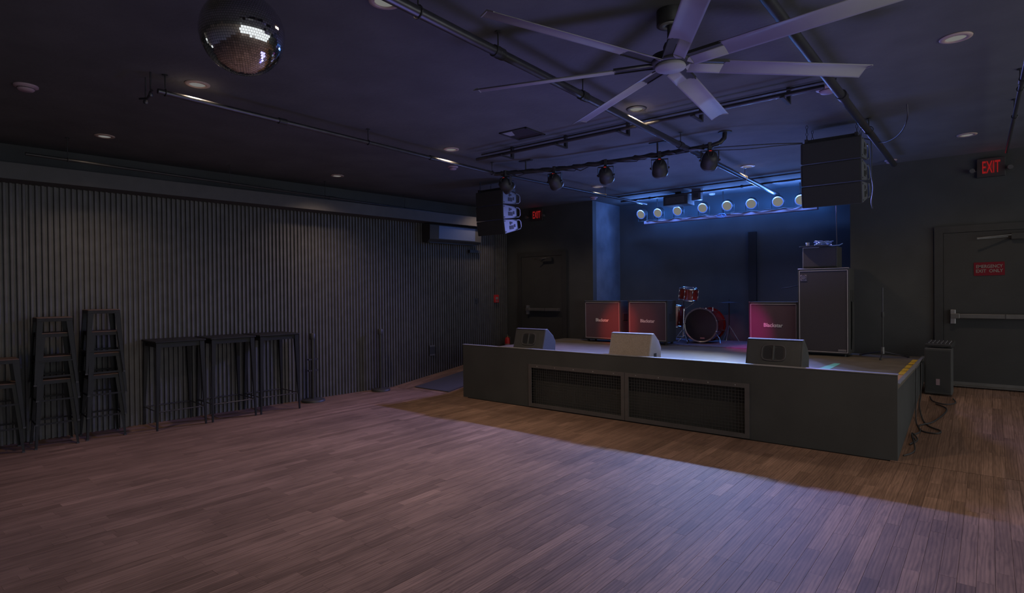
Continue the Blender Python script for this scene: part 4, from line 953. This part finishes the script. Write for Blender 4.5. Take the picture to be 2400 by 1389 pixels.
def par_can(label, x, tilt, yaw):
    c = tp(x); top = c.z - 0.03
    t = thing('stage_lamp', label, 'stage light', (x, c.y, c.z), R(yaw), 'round stage lamps on the front pipe')
    # clamp and yoke
    MB().bb((-0.02, -0.035, -0.05), (0.02, 0.035, 0.035)).build('clamp', M['black_metal'], t, bevel=0.004)
    wy = 0.098
    y_ = MB(); y_.bb((-wy, -0.018, -0.062), (wy, 0.018, -0.054))
    for s_ in (-1, 1): y_.bb((s_ * wy - 0.003, -0.018, -0.185), (s_ * wy + 0.003, 0.018, -0.054))
    y_.build('yoke', M['black_metal'], t)
    ax = Matrix.Rotation(R(-tilt), 3, 'X') @ Matrix(((1, 0, 0), (0, 0, 1), (0, 1, 0)))
    cz = Vector((0, 0, -0.165))
    body = MB().lathe([(0.001, -0.10), (0.045, -0.098), (0.072, -0.080), (0.088, -0.03), (0.090, 0.05), (0.096, 0.055), (0.096, 0.085), (0.085, 0.085), (0.080, 0.060), (0.001, 0.058)], cz, 'z', 28, False, ax).build('housing', M['black_metal'], t)
    # back panel details: cooling slots and a lit red display
    for k in (-1, 0, 1):
        q = [ax @ Vector(v) + cz for v in ((0.012 * k - 0.003, -0.045, -0.094), (0.012 * k + 0.003, -0.045, -0.094), (0.012 * k + 0.003, -0.010, -0.102), (0.012 * k - 0.003, -0.010, -0.102))]
        MB().tube([q[0], q[3]], 0.002, 5).build('slot', M['gun_metal'], body)
    a = ax @ Vector((-0.014, 0.052, -0.094)) + cz; b = ax @ Vector((0.014, 0.052, -0.094)) + cz
    MB().tube([a, b], 0.006, 6).build('red_display', M['red_led'], body)
    for s_ in (-1, 1): MB().lathe([(0.014, -0.008), (0.014, 0.008)], (s_ * (wy + 0.010), 0, -0.165), 'x', 10).build('tilt_knob', M['black_metal'], t)
    MB().tube([(0.0, -0.02, -0.05), (0.03, -0.09, -0.075), (0.02, -0.11, -0.12), (0.01, -0.088, -0.15)], 0.005, 5).tube([(-0.02, -0.02, -0.05), (-0.04, -0.08, -0.08), (-0.03, -0.10, -0.12), (-0.02, -0.088, -0.15)], 0.005, 5).build('lead', M['cable'], t)
    return t
par_can('black stage lamp nearest the left speaker array, red display lit', -5.19, 35, -12)
par_can('black stage lamp hanging just above the small far EXIT sign', -4.53, 35, 8)
par_can('black stage lamp hanging beside the starry downlight', -3.80, 30, 18)
par_can('black stage lamp hung in the middle of the front pipe, below the fan blade tip', -3.09, 38, 22)
par_can('black stage lamp at the pipe end, nearest the pipe flange', -2.47, 34, 30)

# ------------------------------------------------------------------ rear lighting bar with eight lit lamps
t = thing('lighting_bar', 'long pale bar carrying the row of lit stage lamps', 'lighting rig', (-3.78, 10.72, 3.09))
MB().bb((-1.55, -0.05, -0.03), (1.58, 0.06, 0.025)).build('bar', M['bar_pale'], t, bevel=0.004)
for x in (-1.3, 0.0, 1.3): MB().tube([(x, 0.03, 0.02), (x, 0.03, C_H - 3.09 - 0.001)], 0.010, 8).build('drop_rod', M['pipe_black'], t)
pts = [(-1.5 + 3.0 * i / 40, -0.06 + 0.01 * math.sin(i), 0.03 + 0.012 * math.sin(i * 1.7)) for i in range(41)]
MB().tube(pts, 0.008, 5).build('cable_run', M['cable'], t)
pts = [(0.02 + 0.11 * math.cos(k * 0.5) * (0.5 + 0.5 * math.sin(k * 0.23)), -0.075, 0.0 + 0.035 * math.sin(k * 0.5)) for k in range(30)]
MB().tube(pts, 0.006, 5).build('cable_bundle', M['blue_cable'], t)
NLAB = ['end one farthest from the big speaker array', 'second from the dark end wall', 'third one, under the black equipment box', 'fourth one, below the white ceiling disc', 'brightest one in the middle of the bar', 'one below the ceiling downlight', 'one touching the end of the thick pipe', 'end one beside the big speaker array']
for i, (x, z) in enumerate(zip(PARX, PARZ)):
    q = thing('led_lamp', 'lit blue-white stage lamp, %s' % NLAB[i], 'stage light', (x, 10.72, z), R(-8 + 3 * i), 'row of lit stage lamps')
    ax = Matrix.Rotation(R(22), 3, 'X') @ Matrix(((1, 0, 0), (0, 0, 1), (0, 1, 0)))
    MB().lathe([(0.094, -0.075), (0.096, 0.02), (0.080, 0.06), (0.045, 0.085), (0.001, 0.088)], (0, 0, 0), 'z', 24, False, ax).build('housing', M['black_metal'], q)
    MB().lathe([(0.094, -0.075), (0.086, -0.074), (0.078, -0.070)], (0, 0, 0), 'z', 24, False, ax).build('lens_rim', M['led_ring'], q)
    MB().lathe([(0.078, -0.071), (0.05, -0.073), (0.001, -0.074)], (0, 0, 0), 'z', 24, False, ax).build('lit_lens', M['led_disc'], q)
    k = MB()
    for s_ in (-1, 1): k.bb((s_ * 0.103 - 0.003, -0.012, -0.155), (s_ * 0.103 + 0.003, 0.012, 0.01))
    k.bb((-0.106, -0.012, -0.158), (0.106, 0.012, -0.150)); k.bb((-0.018, -0.02, 3.117 - z), (0.018, 0.02, -0.150)) if z - 3.117 > 0.152 else None
    k.build('yoke', M['black_metal'], q)

t = thing('equipment_box', 'bulky black box hung from the ceiling above the third lit lamp', 'equipment box', (-4.42, 10.15, 3.30))
MB().bb((-0.25, -0.02, 0.0), (0.22, 0.30, 0.18)).build('casing', M['array_black'], t, bevel=0.01)
MB().bb((-0.06, 0.08, 0.18), (0.06, 0.20, C_H - 3.30 - 0.001)).build('ceiling_mount', M['black_metal'], t)
MB().bb((-0.20, -0.026, 0.03), (0.16, -0.02, 0.15)).build('front_vent', M['mon_black'], t)
t = thing('junction_box', 'small grey box on the ceiling beside the bulky black box', 'junction box', (-4.05, 10.15, 3.35))
MB().bb((-0.085, 0, 0), (0.085, 0.10, C_H - 3.35 - 0.001)).build('casing', mat('grey_box', (0.08, 0.08, 0.09), 0.5), t, bevel=0.004)
MB().bb((-0.05, -0.008, 0.04), (0.04, 0.0, 0.14)).build('cover', M['black_metal'], t)
o = MB().lathe([(0.055, -0.001), (0.055, -0.018), (0.04, -0.03), (0.001, -0.032)], (0, 0, 0), 'z', 20).build('ceiling_disc', M['logo']); o.location = (-4.02, 10.85, C_H); tag(o, 'small white disc on the ceiling behind the row of lit lamps', 'fixture')

# ------------------------------------------------------------------ hanging speaker arrays
def line_array(label, x0, x1, y, ztop, hd_side):
    w = x1 - x0
    t = thing('speaker_array', label, 'speaker', ((x0 + x1) / 2, y, ztop), group='hanging speaker arrays')
    h = w / 2; BH = 0.232; D = 0.36
    z = 0.0; yy = 0.0; tilt = 0.0
    fr = MB(); fr.bb((-h + 0.03, 0.02, 0.0), (-h + 0.06, D, 0.045)); fr.bb((h - 0.06, 0.02, 0.0), (h - 0.03, D, 0.045)); fr.bb((-h + 0.06, 0.05, 0.01), (h - 0.06, 0.08, 0.04)); fr.bb((-h + 0.06, 0.28, 0.01), (h - 0.06, 0.31, 0.04))
    fr.build('fly_frame', M['black_metal'], t)
    for cx in (-h + 0.045, h - 0.045):
        top = C_H - ztop
        for cy in (0.06, 0.32):
            c = MB(); n = max(2, int((top - 0.05) / 0.032))
            for i in range(n):
                zz = 0.05 + (top - 0.052) * (i + 0.5) / n; r0 = 0.011
                ring = [(cx + (r0 * math.cos(a) if i % 2 else 0), cy + (0 if i % 2 else r0 * math.cos(a)), zz + 0.02 * math.sin(a)) for a in [2 * PI * j / 8 for j in range(9)]]
                c.tube(ring, 0.003, 4, False)
            c.build('chain', M['pipe_black'], t)
    for b, tl in enumerate((0.0, 3.0, 10.0)):
        tilt = R(tl)
        bo = bpy.data.objects.new('array_box', None)
        m = MB()
        side = [(0.0, 0.0), (D, -0.030), (D, -BH + 0.030), (0.0, -BH)]
        m.prism(side, -h, h, 'yz'); bx = m.build('cabinet', M['array_black'], t, bevel=0.006)
        mtx = Matrix.Translation((0, yy, z)) @ Matrix.Rotation(-tilt * (-1), 4, 'X')
        bx.matrix_local = mtx
        g = MB().bb((-h + 0.012, -0.006, -BH + 0.012), (h - 0.012, -0.001, -0.012)).build('front_grille', M['array_black'], bx)
        for s_ in (-1, 1):
            pl = MB(); X = s_ * h
            pl.prism([(0.004, -0.006), (D - 0.03, -0.034), (D - 0.03, -BH + 0.034), (0.004, -BH + 0.006)], X + s_ * 0.0005, X + s_ * 0.008, 'yz'); pp = pl.build('side_plate', M['array_side'], bx, bevel=0.002)
            hh = MB(); rp = [(X + s_ * 0.014, D - 0.05, -0.04), (X + s_ * 0.016, D + 0.02, -0.045), (X + s_ * 0.016, D + 0.05, -0.075), (X + s_ * 0.016, D + 0.05, -BH + 0.075), (X + s_ * 0.016, D + 0.02, -BH + 0.045), (X + s_ * 0.014, D - 0.05, -BH + 0.04)]
            hh.tube(rp, 0.009, 6).build('side_handle', M['array_side'], bx)
            rec = MB(); rec.bb((X + s_ * 0.008, 0.13, -0.175), (X + s_ * 0.011, 0.23, -0.115)); rec.bb((X + s_ * 0.008, 0.15, -0.10), (X + s_ * 0.011, 0.175, -0.05)); rec.bb((X + s_ * 0.008, 0.185, -0.085), (X + s_ * 0.011, 0.21, -0.06)); rec.bb((X + s_ * 0.008, 0.25, -0.15), (X + s_ * 0.011, 0.28, -0.10))
            rec.build('rigging_slots', M['ball_core'], bx)
            for (py, pz) in ((0.03, -0.03), (0.03, -BH + 0.03)): MB().lathe([(0.008, -0.002), (0.008, 0.002)], (X + s_ * 0.010, py, pz), 'x', 8).build('bolt', M['ball_core'], bx)
        bpy.data.objects.remove(bo)
        z -= (BH + 0.006) * math.cos(tilt); yy += (BH + 0.006) * math.sin(tilt)
    return t
line_array('black speaker array of three boxes hanging over the end of the stage nearest the door', -1.60, -1.03, 7.0, 3.34, 1)
line_array('speaker array with blue-lit side plates hanging by the left wall end', -6.49, -5.92, 7.0, 3.36, 1)

cable('ceiling_cable', 'thin black cable looping from the ceiling to the big speaker array', [(-0.62, 6.9, C_H), (-0.63, 7.0, 3.42), (-0.72, 7.3, 3.36), (-0.86, 7.6, 3.36), (-0.98, 7.75, 3.40), (-1.05, 7.5, 3.40), (-1.12, 7.30, 3.37)], 0.006, M['gun_metal'])
cable('ceiling_cable', 'thin cable sagging between the front pipe and the big speaker array', [(-2.42, 6.60, 3.36), (-2.1, 6.7, 3.35), (-1.85, 6.85, 3.355), (-1.60, 7.05, 3.36)], 0.006, M['cable'])
cable('ceiling_cable', 'second thin cable just below the first, near the pipe flange', [(-2.42, 6.60, 3.33), (-2.1, 6.7, 3.31), (-1.85, 6.85, 3.33), (-1.60, 7.06, 3.355)], 0.005, M['cable'])
cable('ceiling_cable', 'thin cables running down the back of the big speaker array', [(-1.00, 7.45, 3.36), (-0.995, 7.46, 3.2), (-1.00, 7.47, 3.0), (-0.985, 7.48, 2.85), (-1.0, 7.47, 2.7), (-0.99, 7.48, 2.62)], 0.006, M['cable'])
cable('ceiling_cable', 'thin hanging cable dropping along the alcove edge behind the amp head case', [(-1.79, 9.96, 3.2), (-1.795, 9.97, 2.8), (-1.79, 9.97, 2.4), (-1.80, 9.96, 2.0)], 0.006, M['gun_metal'])
o = MB().bb((-3.44, YA - 0.06, DECK), (-3.30, YA - 0.002, 2.8)).build('wall_post', M['black_metal']); tag(o, 'plain black post on the back wall above the red drum kit', 'post')

# gear on a small hanger under the far end of the lit pipe near the ball
t = thing('ceiling_hanger', 'dark metal hanger cluster at the near end of the lit ceiling pipe', 'hanger', (-5.23, 1.80, C_H))
MB().tube([(0, 0, -0.001), (0, 0, -0.17)], 0.006, 6).build('rod', M['gun_metal'], t)
MB().tube([(-0.16, 0.02, -0.001), (-0.17, 0.02, -0.19)], 0.006, 6).build('rod', M['gun_metal'], t)
MB().tube([(-0.24, 0.0, -0.165), (-0.10, 0.01, -0.19), (0.0, 0.0, -0.17), (0.03, 0.0, -0.155)], 0.010, 6).build('cross_bar', M['gun_metal'], t)
MB().lathe([(0.012, -0.22), (0.020, -0.205), (0.012, -0.18)], (-0.17, 0.02, 0), 'z', 10).build('sprinkler_head', M['gun_metal'], t)
MB().lathe([(0.012, -0.20), (0.018, -0.185), (0.012, -0.16)], (-0.0, 0.0, 0), 'z', 10).build('sprinkler_head', M['gun_metal'], t)
